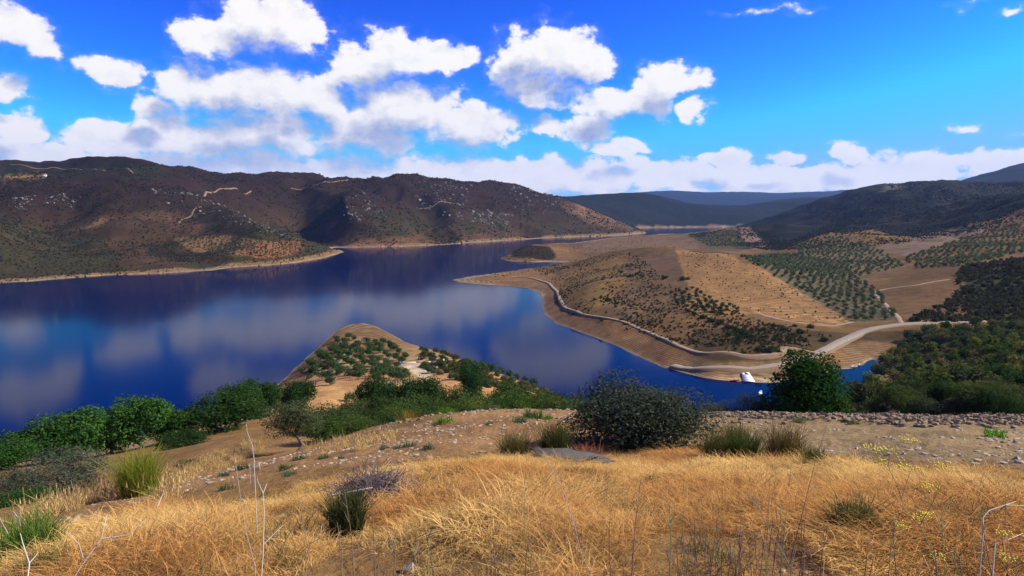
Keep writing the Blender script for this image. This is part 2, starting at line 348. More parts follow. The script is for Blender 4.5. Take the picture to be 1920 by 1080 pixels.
class MB:
    def __init__(s): s.v = []; s.f = []; s.n = 0; s.r = []
    def add(s, V, Fc, rnd=0.):
        V = np.asarray(V, float); Fc = np.asarray(Fc, int)
        if Fc.shape[1] == 4: Fc = tri(Fc)
        s.v.append(V); s.f.append(Fc+s.n); s.n += len(V); s.r.append(np.full(len(V), rnd) if np.isscalar(rnd) else np.asarray(rnd))
        return s
    def box(s, c, d, rz=0.):
        c = np.array(c); x, y, z = np.array(d)/2
        V = np.array([[i*x, j*y, k*z] for k in (-1, 1) for j in (-1, 1) for i in (-1, 1)], float)
        cc, ss = math.cos(rz), math.sin(rz); V = V @ np.array([[cc, ss, 0], [-ss, cc, 0], [0, 0, 1]])
        return s.add(V+c, [[0, 2, 3, 1], [4, 5, 7, 6], [0, 1, 5, 4], [1, 3, 7, 5], [3, 2, 6, 7], [2, 0, 4, 6]])
    def tube(s, pts, rad, k=6, rnd=0.):
        p = np.array(pts, float); n = len(p); rad = np.broadcast_to(rad, n)
        d = np.gradient(p, axis=0); d /= np.linalg.norm(d, axis=1)[:, None]+1e-9
        ref = np.where(np.abs(d[:, 2:3]) > .9, [[1., 0, 0]], [[0, 0, 1.]])
        u = np.cross(d, ref); u /= np.linalg.norm(u, axis=1)[:, None]+1e-9; w = np.cross(d, u)
        a = np.arange(k)*2*math.pi/k
        V = p[:, None] + rad[:, None, None]*(np.cos(a)[None, :, None]*u[:, None]+np.sin(a)[None, :, None]*w[:, None])
        V = np.concatenate([V.reshape(-1, 3), p[-1:]+d[-1:]*rad[-1]])
        Fq = [[i*k+j, i*k+(j+1) % k, (i+1)*k+(j+1) % k, (i+1)*k+j] for i in range(n-1) for j in range(k)]
        Ft = [[(n-1)*k+j, (n-1)*k+(j+1) % k, n*k] for j in range(k)]
        return s.add(V, np.concatenate([tri(Fq), np.array(Ft)]), rnd)
    def mesh(s, name, mat, smooth=False):
        return mesh(name, np.concatenate(s.v), np.concatenate(s.f), mat, {'rnd': ('FLOAT', np.concatenate(s.r))}, smooth)

# ------------------------------------------------------------------ materials
def mat(name):
    m = bpy.data.materials.new(name); m.use_nodes = True; m.node_tree.nodes.clear()
    return m, NB(m.node_tree)
def out(m, bs): 
    o = m.node_tree.nodes.new('ShaderNodeOutputMaterial'); m.node_tree.links.new(bs, o.inputs[0]); return o
def attr(b, name, kind='Fac', typ='GEOMETRY'):
    o = b.n('ShaderNodeAttribute', attribute_name=name, attribute_type=typ); return o.outputs[kind]
def plain(name, col, rough=.7, var=.25, scale=2., bump=.0, metal=0.):
    m, b = mat(name); p = b.n('ShaderNodeBsdfPrincipled'); geo = b.n('ShaderNodeNewGeometry')
    nz = b.noise(geo.outputs['Position'], scale, 6, .6)
    c = b.mix(nz, tuple(x*(1-var) for x in col)+(1,), tuple(min(1, x*(1+var)) for x in col)+(1,))
    b.put(p.inputs['Base Color'], c); p.inputs['Roughness'].default_value = rough; p.inputs['Metallic'].default_value = metal
    if bump:
        bn = b.n('ShaderNodeBump'); bn.inputs['Strength'].default_value = .6; bn.inputs['Distance'].default_value = bump
        b.put(bn.inputs['Height'], nz); b.put(p.inputs['Normal'], bn.outputs[0])
    out(m, p.outputs[0]); return m
def leafmat(name, trans=.3, objcol=True, col=(.05, .08, .03), var=.5):
    m, b = mat(name)
    r = attr(b, 'rnd')
    if objcol: oi = b.n('ShaderNodeObjectInfo'); base = oi.outputs['Color']
    else:
        oi = b.n('ShaderNodeObjectInfo')
        base = b.mix(oi.outputs['Random'], tuple(x*.6 for x in col)+(1,), tuple(x*1.35 for x in col)+(1,))
    k = b.m('MULTIPLY_ADD', r, 2*var, 1-var)
    c = b.v('SCALE', base, scale=k)
    d = b.n('ShaderNodeBsdfDiffuse'); t = b.n('ShaderNodeBsdfTranslucent'); b.put(d.inputs[0], c)
    b.put(t.inputs[0], b.v('MULTIPLY', c, (1.25, 1.35, .6)))
    x = b.n('ShaderNodeMixShader'); x.inputs[0].default_value = trans
    m.node_tree.links.new(d.outputs[0], x.inputs[1]); m.node_tree.links.new(t.outputs[0], x.inputs[2])
    out(m, x.outputs[0]); return m
LEAF = leafmat('leaves')
BARK = plain('bark', (.09, .065, .05), .9, .4, 6., .02)
W.cycles.sampling_method = 'MANUAL'; W.cycles.sample_map_resolution = 512

# ------------------------------------------------------------------ ground colours (dry soil, scrub, fields, shore, painted cloud shadow on far hills)
def inpoly(px, py, poly):
    p = np.array(poly, float); ins = np.zeros(px.shape, bool)
    for i in range(len(p)):
        ax, ay = p[i]; bx, by = p[(i+1) % len(p)]
        cr = (ay > py) != (by > py)
        with np.errstate(divide='ignore', invalid='ignore'):
            ins ^= cr & (px < (bx-ax)*(py-ay)/(by-ay+1e-12)+ax)
    return ins
VX, VY = project(GX, GY, Z)
wob = 3.0
PXn = VX + fbm(GT*60, np.log(GY)*60, 3, 51)*wob*1.6; PYn = VY + fbm(GT*60+40, np.log(GY)*60, 3, 52)*wob*.7
onA = (sA > sB) & (GY > 420)
headm = (~onA) & (GY > 150) & (GY < 520) & (GX < 40) & (GX < 120-.19*GY+40)
nearm = (~onA) & (GY <= 150)
n_big = fbm(GX/180, GY/180, 4, 61)*.5+.5; n_mid = fbm(GX/40, GY/40, 4, 62)*.5+.5; n_sm = fbm(GX/6, GY/6, 4, 63)*.5+.5
def c3(*c): return np.array(c)
def lerp(a, b_, t): return a*(1-t[..., None]) + b_*t[..., None]
COL = np.broadcast_to(c3(.21, .135, .07), Z.shape+(3,)).copy()
COL = lerp(COL, c3(.145, .10, .058), sstep(.4, .7, n_big))
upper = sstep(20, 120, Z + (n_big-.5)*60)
shaded_heath = lerp(lerp(np.broadcast_to(c3(.085, .058, .034), COL.shape), c3(.05, .05, .025), sstep(.42, .6, n_mid)), c3(.043, .028, .023), upper)  # dark heath, with the cloud shadow over these hills painted into its colour
COL[onA] = shaded_heath[onA]
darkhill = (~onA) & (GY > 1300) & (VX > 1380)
COL[darkhill] = lerp(np.broadcast_to(c3(.018, .024, .018), COL.shape), c3(.036, .033, .028), sstep(.5, .75, n_mid))[darkhill]  # scrub on the right-hand hills, darkened further in place of cloud shadow
COL[GY > 3300] = c3(.022, .028, .026)
COL[headm] = lerp(np.broadcast_to(c3(.40, .235, .125), COL.shape), c3(.34, .25, .15), sstep(.4, .65, n_mid))[headm]
COL[nearm] = lerp(np.broadcast_to(c3(.30, .19, .095), COL.shape), c3(.19, .115, .055), sstep(.35, .7, n_sm))[nearm]
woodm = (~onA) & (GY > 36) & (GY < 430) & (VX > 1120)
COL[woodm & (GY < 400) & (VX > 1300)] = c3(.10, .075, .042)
ROW = np.zeros(Z.shape)
ZONES = [  # polygon in the photograph, distance range, colour, strength of cultivation rows
 ([(0,304),(260,304),(340,332),(0,336)],1300,2600,(.03,.034,.022),0),
 ([(0,328),(84,326),(84,331),(0,336)],1300,2600,(.42,.27,.15),0),
 ([(-100,415),(150,425),(250,500),(100,520),(-100,530)],700,1300,(.056,.054,.03),0),
 ([(200,400),(400,395),(350,490),(230,505)],800,1500,(.095,.062,.04),0),
 ([(135,432),(200,402),(214,405),(165,436)],800,1500,(.27,.165,.09),0),
 ([(365,400),(460,418),(560,445),(400,442)],800,1500,(.05,.05,.026),0),
 ([(280,450),(330,445),(350,485),(270,480)],700,1300,(.032,.034,.024),0),
 ([(325,446),(430,441),(500,452),(500,476),(440,480),(360,470)],700,1300,(.27,.175,.09),1),
 ([(470,455),(560,449),(568,465),(540,480),(480,486),(450,470)],700,1300,(.25,.125,.072),1),
 ([(608,425),(650,402),(655,455),(622,460)],1200,2100,(.17,.085,.055),0),
 ([(655,448),(790,440),(835,456),(650,462)],1200,2100,(.165,.095,.055),0),
 ([(850,440),(960,432),(1010,446),(860,455)],1400,2400,(.13,.08,.05),0),
 ([(1045,378),(1095,382),(1195,432),(1130,425),(1085,405)],1800,3000,(.23,.14,.08),0),
 ([(1265,467),(1330,466),(1372,474),(1388,492),(1430,495),(1480,535),(1560,580),(1596,606),(1560,614),(1480,602),(1420,588),(1350,570),(1310,545),(1284,520)],380,1000,(.35,.215,.11),1),
 ([(1235,520),(1290,520),(1345,560),(1410,588),(1330,596),(1255,570)],380,800,(.33,.21,.11),.3),
 ([(1180,470),(1265,467),(1284,520),(1300,560),(1205,612),(1130,590),(1170,530)],380,1000,(.175,.12,.08),.5),
 ([(1050,515),(1180,470),(1172,530),(1130,580),(1060,565)],380,1000,(.23,.155,.075),0),
 ([(840,500),(1010,505),(1060,520),(1050,550),(840,540)],450,1000,(.29,.18,.10),0),
 ([(1000,450),(1090,470),(1070,490),(1000,480)],900,1700,(.24,.145,.08),0),
 ([(930,490),(955,472),(985,458),(1030,462),(1045,480),(1030,490)],900,1700,(.05,.038,.024),.01),
 ([(1095,450),(1300,440),(1310,466),(1090,475)],900,1900,(.21,.145,.10),.4),
 ([(1390,480),(1480,475),(1560,490),(1640,540),(1690,598),(1600,606),(1500,545)],420,1100,(.15,.135,.09),.4),
 ([(1480,458),(1567,440),(1640,463),(1700,500),(1600,520),(1500,480)],600,1400,(.21,.165,.11),.4),
 ([(1640,463),(1740,438),(1835,415),(1850,430),(1700,482)],600,1400,(.22,.165,.13),.3),
 ([(1640,560),(1700,500),(1800,490),(1830,600),(1690,602)],400,900,(.19,.12,.065),0),
 ([(1800,500),(2100,465),(2100,602),(1830,600)],400,1200,(.05,.052,.03),0),
 ([(1375,428),(1405,425),(1445,465),(1412,467)],1000,2200,(.28,.2,.165),.4),
 ([(1285,440),(1375,430),(1410,466),(1330,466)],1000,2200,(.10,.095,.055),0),
 ([(1655,340),(1690,342),(1700,358),(1650,362)],2000,3200,(.14,.13,.12),0),
 ([(752,682),(790,680),(815,682),(818,690),(800,712),(782,704)],150,450,(.50,.44,.36),0),
 ([(500,745),(560,725),(640,720),(660,755),(560,775)],150,330,(.43,.27,.13),0)]
for poly, y0, y1, col, rw in ZONES:
    rough_ = 2.4 if rw == 0 and y0 > 500 else .5
    m = sum(inpoly(VX+(PXn-VX)*rough_*k_[0]+k_[1]*rough_*3, VY+(PYn-VY)*rough_*k_[0]+k_[2]*rough_*2, poly) for k_ in ((1, 0, 0), (1.6, 1, .5), (.7, -1, .3), (1.3, .2, -1), (.5, -.4, -.6)))/5.
    m = m*((GY > y0) & (GY < y1))*np.where(rough_ > 1, .45+.55*sstep(.3, .6, n_mid), 1.)
    COL = lerp(COL, c3(*col), m); ROW = ROW*(1-m)+rw*m
# drawn-down shore: bare pale rock and silt up to the old water line
top = 3.2 + n_mid*2.2 + np.where(onA, GY/520, 1.5)
shore = (1-sstep(top*.75, top, Z))*(SD < np.where(GY > 700, 24, 60))*(SD > -60)
shc = lerp(np.broadcast_to(c3(.29, .205, .13), COL.shape), c3(.26, .15, .085), sstep(.3, .8, n_mid))
shc = lerp(shc, c3(.40, .33, .24), 1-sstep(.2, .7+GY/1100, Z))
shore = np.where(GY < 150, 0, shore); COL = lerp(COL, shc, shore); ROW = np.maximum(ROW, shore*1.1)
TRACK = [(-60,1012),(150,978),(300,934),(420,905),(520,884),(640,872),(760,864),(880,852),(960,840),(1100,828),(1310,832),(1550,850),(1700,864),(1800,872),(2000,885),(2000,784),(1700,776),(1400,772),(1200,770),
         (1000,768),(900,768),(850,776),(760,801),(650,826),(520,858),(400,882),(300,907),(180,942),(100,966),(-60,998)]
trk = inpoly(PXn, PYn, TRACK) & (GY > 9) & (GY < 45)
tc_ = lerp(np.broadcast_to(c3(.34, .21, .115), COL.shape), c3(.34, .26, .165), sstep(1150, 1450, VX))
COL[trk] = lerp(tc_, tc_*.72, sstep(.35, .7, n_sm))[trk]
COL = COL*((.62+.75*n_sm)*np.where(GY > 320, .62, .9)*np.where(GY > 320, .8+.4*n_mid, 1.))[..., None]*c3(.95, .85, .64)  # farther ground darkened; on the hills this deepens the painted cloud shadow
# wheel ruts
rut = np.exp(-((VY-838-(VX-1700)*.02)/4.5)**2) + np.exp(-((VY-815-(VX-1700)*.02)/3.5)**2)
Z = Z - np.where(trk & (VX > 1250), rut*.07, 0)

gm, b = mat('dry_ground'); geo = b.n('ShaderNodeNewGeometry'); pos = geo.outputs['Position']
pz = b.n('ShaderNodeSeparateXYZ'); b.put(pz.inputs[0], pos)
col = attr(b, 'col', 'Color'); rowa = attr(b, 'row')
f1 = b.noise(pos, .35, 9, .68); f2 = b.noise(pos, 5., 6, .65); f0 = b.noise(pos, .03, 5, .6)
k = b.m('ADD', b.m('MULTIPLY', f1, .95), b.m('MULTIPLY', f2, .9)); k = b.m('ADD', k, b.m('MULTIPLY', f0, .5))
k = b.rng(k, .72, 1.62, .38, 1.62, False)
zz = b.m('ADD', b.m('ADD', pz.outputs[2], b.m('MULTIPLY', pz.outputs[0], .05)), b.m('MULTIPLY', f0, 1.2))
stripe = b.m('SINE', b.m('MULTIPLY', zz, 11.)); stripe = b.rng(stripe, -.7, .7, -.26, .16)
k = b.m('MULTIPLY', k, b.m('MULTIPLY_ADD', b.m('MULTIPLY', stripe, rowa), b.m('ADD', .5, f1), 1.))
p = b.n('ShaderNodeBsdfPrincipled'); b.put(p.inputs['Base Color'], b.v('SCALE', col, scale=k)); p.inputs['Roughness'].default_value = .95
p.inputs['Specular IOR Level'].default_value = .0355
bn = b.n('ShaderNodeBump'); bn.inputs['Strength'].default_value = .7; bn.inputs['Distance'].default_value = .5
b.put(bn.inputs['Height'], b.m('ADD', f1, b.m('MULTIPLY', f2, .2))); b.put(p.inputs['Normal'], bn.outputs[0]); out(gm, p.outputs[0])

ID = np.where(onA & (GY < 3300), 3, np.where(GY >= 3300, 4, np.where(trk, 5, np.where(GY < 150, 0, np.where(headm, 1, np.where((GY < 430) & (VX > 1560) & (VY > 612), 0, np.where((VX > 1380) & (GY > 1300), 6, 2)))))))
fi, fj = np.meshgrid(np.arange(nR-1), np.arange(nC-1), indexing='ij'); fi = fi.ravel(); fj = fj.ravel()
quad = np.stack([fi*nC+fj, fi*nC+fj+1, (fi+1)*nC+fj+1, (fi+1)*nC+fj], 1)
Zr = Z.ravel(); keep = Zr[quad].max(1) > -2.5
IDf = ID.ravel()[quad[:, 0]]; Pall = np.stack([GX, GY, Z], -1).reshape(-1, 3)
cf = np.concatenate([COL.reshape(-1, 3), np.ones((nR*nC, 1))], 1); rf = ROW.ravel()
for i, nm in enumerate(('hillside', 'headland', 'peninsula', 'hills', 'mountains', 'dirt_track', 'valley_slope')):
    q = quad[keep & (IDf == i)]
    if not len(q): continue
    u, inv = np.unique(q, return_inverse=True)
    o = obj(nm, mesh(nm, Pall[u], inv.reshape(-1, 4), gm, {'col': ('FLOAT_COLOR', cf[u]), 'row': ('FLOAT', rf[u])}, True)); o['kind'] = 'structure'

# ------------------------------------------------------------------ lake
wm, b = mat('lake_water'); geo = b.n('ShaderNodeNewGeometry'); pos = geo.outputs['Position']
p = b.n('ShaderNodeBsdfPrincipled'); p.inputs['IOR'].default_value = 1.33
b.put(p.inputs['Base Color'], (.0002, .006, .045, 1)); p.inputs['Specular IOR Level'].default_value = .035
p.inputs['Roughness'].default_value = .085
wv = b.noise(b.v('MULTIPLY', pos, (1, .6, 1)), .6, 4, .6); wl = b.noise(pos, .012, 3, .5)
bn = b.n('ShaderNodeBump'); bn.inputs['Strength'].default_value = .2; bn.inputs['Distance'].default_value = .06
b.put(bn.inputs['Height'], b.m('MULTIPLY', wv, b.rng(wl, .35, .65, .3, 1.))); b.put(p.inputs['Normal'], bn.outputs[0]); out(wm, p.outputs[0])
o = obj('lake', mesh('lake', [(-16000, 30, 0), (16000, 30, 0), (16000, 14000, 0), (-16000, 14000, 0)], [[0, 1, 2, 3]], wm)); o['kind'] = 'structure'

# ------------------------------------------------------------------ plant builders
def leaves(n, lobes, size, rs, aspect=.5, shell=.55, gap=.42, up=.3):
    """leaf-sized diamonds through the volume of the lobes (x,y,z,rx,ry,rz)"""
    L = np.array(lobes, float); w = (L[:, 3]*L[:, 4]*L[:, 5])**(2/3); pick = rs.choice(len(L), int(n*2.2), p=w/w.sum())
    d = rs.normal(size=(len(pick), 3)); d /= np.linalg.norm(d, axis=1)[:, None]
    r = (shell+(1-shell)*rs.random(len(pick))**.6)*(1+.10*rs.normal(size=len(pick)))
    p = L[pick, :3] + d*r[:, None]*L[pick, 3:6]
    sc = 2.2/np.mean(L[:, 3:6])
    g3 = fbm(p[:, 0]*sc+p[:, 2]*1.7*sc, p[:, 1]*sc-p[:, 2]*1.1*sc, 3, int(rs.integers(1000)))*.5+.5
    ok = np.where(g3 > gap*rs.random(len(p))+gap*.45)[0][:n]; p = p[ok]; d = d[ok]; m = len(p)
    nrm = d*.7+rs.normal(size=(m, 3))*.6; nrm[:, 2] += up; nrm /= np.linalg.norm(nrm, axis=1)[:, None]
    a = np.cross(nrm, rs.normal(size=(m, 3))); a /= np.linalg.norm(a, axis=1)[:, None]+1e-9; bb = np.cross(nrm, a)
    s_ = size*(.6+.8*rs.random(m))[:, None]
    V = np.stack([p-a*s_, p+bb*s_*aspect, p+a*s_, p-bb*s_*aspect], 1).reshape(-1, 3)
    Fc = np.arange(4*m).reshape(-1, 4)
    rnd = np.repeat(np.clip(.5+.22*rs.normal(size=m)+.5*(g3[ok]-.5), 0, 1), 4)
    return V, Fc, rnd
def limbs(mb, rs, h, r0, lobes, n=5, fork=.45):
    base = np.array([0, 0, -.25*r0*4]); frk = np.array([rs.normal()*.06*h, rs.normal()*.06*h, h*fork])
    midp = (base+frk)/2+rs.normal(size=3)*[.05*h, .05*h, 0]
    mb.tube([base, base+(midp-base)*.15+[0, 0, .02], midp, frk], [r0*1.5, r0*1.1, r0*.9, r0*.75], 7)
    for l in list(lobes)[:n]:
        e = np.array(l[:3])+np.array([0, 0, .15*l[5]]); m1 = (frk*.6+e*.4)+rs.normal(size=3)*.05*h
        mb.tube([frk*.9, m1, e], [r0*.6, r0*.4, r0*.12], 5)
def lobeset(kind, rs, k=9):
    """lobes of a crown in a unit box: width 1 (x,y -.5..+.5), height 1"""
    o = []
    if kind == 'round':
        for i in range(k):
            a = i*2.4+rs.random(); r = .27*math.sqrt(rs.random())+.03; z = .36+.42*rs.random()
            s_ = .20+.10*rs.random(); o.append((r*math.cos(a), r*math.sin(a), z, s_*1.1, s_*1.1, s_*.95))
        o.append((0, 0, .52, .34, .34, .34))
    elif kind == 'bush':
        for i in range(k):
            a = i*2.4+rs.random(); r = .30*math.sqrt(rs.random())+.03; z = .16+.55*rs.random()*(1-r)
            s_ = .20+.10*rs.random(); o.append((r*math.cos(a), r*math.sin(a), z, s_*1.05, s_*1.05, s_*1.1))
        o.append((0, 0, .32, .42, .42, .36))
    elif kind == 'oak':
        for i in range(k):
            a = i*2.4+rs.random(); r = .31*math.sqrt(rs.random())+.03; z = .24+.52*rs.random()
            s_ = .17+.11*rs.random(); o.append((r*math.cos(a), r*math.sin(a), z, s_*1.05, s_*1.05, s_))
        o.append((0, 0, .46, .36, .36, .36))
    elif kind == 'olive':
        for i in range(k):
            a = i*2.4+rs.random(); r = .29*math.sqrt(rs.random())+.05; z = .46+.36*rs.random()
            s_ = .15+.10*rs.random(); o.append((r*math.cos(a), r*math.sin(a), z, s_*1.1, s_*1.1, s_*.95))
        o.append((0, 0, .58, .27, .27, .25))
    elif kind == 'cone':
        for i in range(k+6):
            z = .06+.82*(i/(k+6)); w = .46*(1-z)**.75+.05; a = i*2.4
            s_ = .14+.10*(1-z); o.append((w*.6*math.cos(a), w*.6*math.sin(a), z, s_*1.2, s_*1.2, s_*1.1))
        o.append((0, 0, .3, .33, .33, .34)); o.append((0, 0, .6, .2, .2, .3))
    return o
PROTO = {}
def proto(key, kind, n, size, seed, trunk=True, k=9, gap=.42, aspect=.5):
    """crown and trunk meshes of unit width and height"""
    rs = np.random.default_rng(seed); lo = lobeset(kind, rs, k)
    V, Fc, r = leaves(n, lo, size, rs, aspect=aspect, gap=gap)
    cm = MB().add(V, Fc, r).mesh('crown', LEAF)
    tm = None
    if trunk:
        mb = MB(); limbs(mb, rs, 1., .028 if kind != 'cone' else .035, lo, 6, .3 if kind in ('round', 'olive') else .12); tm = mb.mesh('trunk', BARK, True)
    PROTO[key] = (cm, tm)
for i in range(3): proto(('round', i), 'oak', 8500, .023, 100+i, k=15, gap=.38)
for i in range(3): proto(('bush', i), 'bush', 7500, .021, 110+i, k=14, gap=.36)
for i in range(3): proto(('olive', i), 'olive', 3600, .026, 120+i, aspect=.4)
for i in range(4): proto(('far', i), 'round', 620, .065, 130+i, k=6)
for i in range(2): proto(('farbush', i), 'bush', 480, .07, 136+i, k=6)
proto(('bigbush', 0), 'bush', 26000, .0155, 140, k=20, gap=.42, aspect=.38)
proto(('cone', 0), 'cone', 20000, .018, 141, k=14)
proto(('oliveN', 0), 'olive', 9000, .018, 142, k=13, aspect=.35)
proto(('greybush', 0), 'bush', 9000, .018, 143, k=14, gap=.5, aspect=.35)
def plant(name, key, loc, w, h, color, label, cat, group=None, trunk=True, rz=None):
    cm, tm = PROTO[key]; rz = random.random()*6.28 if rz is None else rz
    e = bpy.data.objects.new(name, None); e.location = loc; e.rotation_euler = (0, 0, rz); e.scale = (w, w, h); e.empty_display_size = .2; link(e)
    obj('crown', cm, e, color=color)
    if trunk and tm: obj('trunk', tm, e)
    return tag(e, label, cat, group)
def pxplant(name, key, px, Y, top, wpx, color, label, cat, group=None, hmin=.5, hmax=1.35):
    x, y, z = spot(px, Y); w = wpx*Y/F*1.16; h = (zat(top, Y)-z)*1.17; h = min(max(h, hmin*w), hmax*w)
    z = max(z-.05, zat(top, Y)-h-1.) if zat(top, Y)-h < z else z-.05
    return plant(name, key, (x, y, z), w, h, color, label, cat, group)
G_OAK = (.034, .08, .017); G_DARK = (.022, .046, .014); G_OLV = (.07, .085, .045); G_GREY = (.075, .088, .06); G_YEL = (.13, .16, .02); G_MID = (.05, .085, .02); G_LIGHT = (.075, .14, .02); G_BROWN = (.12, .085, .035)

# trees on the slope at the left
for a in [
 ('oak_tree',('round',0),20,70,832,95,G_OAK,'green leafy oak tree cut off by the left edge of the picture'),
 ('oak_tree',('round',1),70,78,806,115,(.032,.074,.016),'green oak tree second from the left edge of the slope'),
 ('oak_tree',('round',2),135,82,774,125,(.042,.10,.021),'broad bright green oak tree behind the grey olive bushes'),
 ('oak_tree',('round',0),196,86,772,85,G_OAK,'narrow green oak tree between the two broadest oaks'),
 ('oak_tree',('round',1),258,88,748,105,(.042,.10,.021),'tallest green oak tree above the lake behind the yellow-green broom'),
 ('oak_tree',('round',2),325,92,766,95,G_OAK,'green oak tree right of the tallest oak at the lake'),
 ('oak_tree',('bush',0),340,72,804,80,G_DARK,'dark round oak standing in front of the green oak row'),
 ('oak_tree',('round',0),418,95,744,128,(.026,.055,.014),'dark oak tree with bare trunk at the right end of the oak row'),
 ('oak_tree',('round',1),455,130,724,80,(.03,.066,.017),'dark green oak behind the right end of the oak row'),
 ('oak_tree',('round',2),492,138,717,70,(.028,.06,.016),'farthest dark oak of the row, next to the sandy headland')]:
    pxplant(*a, 'tree', 'oaks on the slope at the lake')
pxplant('olive_bush',('greybush',0),112,40,846,155,G_GREY,'large grey-green wild olive bush below the oak row','bush')
pxplant('olive_bush',('greybush',0),15,38,880,95,(.06,.075,.045),'grey-green olive bush at the left edge beside the larger one','bush')
pxplant('low_shrub',('bush',1),45,30,932,95,(.035,.08,.018),'low dark green shrub at the left end of the dirt track','shrub',hmin=.3)
pxplant('low_shrub',('bush',2),350,46,862,38,(.05,.08,.03),'small low green shrub in dry grass below the oaks','shrub',hmin=.3)
pxplant('olive_tree',('oliveN',0),553,50,761,100,(.072,.085,.042),'olive tree with bare trunk standing alone beside the dirt track','tree',hmin=.8)
# belt of trees below the track
for a in [
 ('shrub_tree',('bush',0),622,62,757,88,(.05,.068,.026),'olive-green bushy tree right behind the lone olive tree'),
 ('oak_tree',('round',1),553,150,717,70,(.024,.05,.014),'dark round oak at the lower end of the sandy orchard'),
 ('shrub_tree',('bush',1),655,60,772,72,G_MID,'green bush left of the dark pair below the track'),
 ('shrub_tree',('bush',2),692,66,764,68,(.032,.055,.018),'dark green bush behind the stony track edge'),
 ('oak_tree',('round',0),700,140,708,66,(.03,.06,.016),'dark oak beside the long tree shadows of the orchard'),
 ('oak_tree',('round',2),748,128,722,62,(.028,.058,.015),'dark oak in the middle of the belt below the orchard'),
 ('oak_tree',('round',1),800,125,712,80,(.026,.056,.015),'broad dark oak in front of the pale gravel lot'),
 ('shrub_tree',('bush',0),748,82,748,66,G_MID,'mid-green bush in the front row of the belt'),
 ('shrub_tree',('bush',2),792,74,748,78,(.036,.064,.018),'dark green broad bush above the orange broom'),
 ('shrub_tree',('round',0),850,98,726,66,(.055,.08,.024),'yellowish green tree in the belt right of the gravel lot'),
 ('shrub_tree',('bush',1),878,72,744,84,(.085,.115,.022),'light yellow-green bush in the belt below the tall dark tree'),
 ('shrub_tree',('bush',0),925,82,730,80,G_MID,'green bush below the tall dark tree toward the water'),
 ('shrub_tree',('round',2),945,120,722,60,(.045,.075,.02),'green tree on the right flank of the headland'),
 ('shrub_tree',('bush',2),990,90,726,84,G_MID,'green bush near the right end of the belt'),
 ('shrub_tree',('bush',0),1040,78,728,76,(.04,.06,.02),'dull green bush second from the right end of the belt'),
 ('shrub_tree',('bush',1),1080,66,728,70,(.04,.065,.02),'green bush touching the big dark bush on its left side')]:
    pxplant(*a, 'tree' if 'tree' in a[0] else 'bush', 'trees in the belt below the track')
for i, (x, Y, tp, w_) in enumerate([(610,56,775,60),(640,64,762,70),(672,58,782,60),(715,60,775,64),(735,70,760,66),(765,64,760,60),(812,58,762,56),(825,80,742,62),(858,62,755,60),(900,64,748,70),(948,70,734,80),(965,92,724,76),(1008,72,734,80),(1030,60,738,70),(1062,58,738,74),(1090,50,744,66),(890,110,726,60),(775,100,735,66),(725,105,735,66),(670,110,742,60)]):
    pxplant('belt_bush', ('bush', i % 3), x, Y, tp, w_, [G_MID, (.04,.07,.02), (.06,.09,.022), (.035,.06,.018), (.075,.095,.03)][i % 5], 'green bush crowded into the belt below the dirt track', 'bush', 'bushes crowded in the belt below the track')
pxplant('tall_tree',('round',2),884,200,688,46,(.022,.06,.016),'tall dark green tree rising from the headland','tree',hmax=1.8)
pxplant('round_shrub',('bush',2),836,42,763,40,(.09,.15,.02),'small light green shrub at the stony track edge','shrub')
# big bushes at the track
pxplant('dark_bush',('bigbush',0),1195,21.5,694,232,(.05,.06,.042),'huge dark grey-green wild olive bush in the middle of the slope','bush',hmin=.6)
pxplant('conifer_tree',('cone',0),1512,44,677,160,(.022,.055,.014),'dense dark green cone-shaped evergreen beyond the stone edge','tree')
pxplant('olive_bush',('greybush',0),1346,46,742,80,(.06,.07,.042),'low grey-green bush between the dark bush and the cone-shaped evergreen','bush',hmin=.45)
pxplant('olive_bush',('greybush',0),1414,45,734,72,(.055,.065,.04),'grey-green bush touching the left side of the cone-shaped evergreen','bush',hmin=.45)
pxplant('low_shrub',('bush',1),1572,43,742,52,(.05,.09,.02),'fresh green shrub at the right foot of the cone-shaped evergreen','shrub')
pxplant('pine_tree',('cone',0),1634,205,690,34,(.015,.04,.016),'small dark pine at the water of the cove','tree')

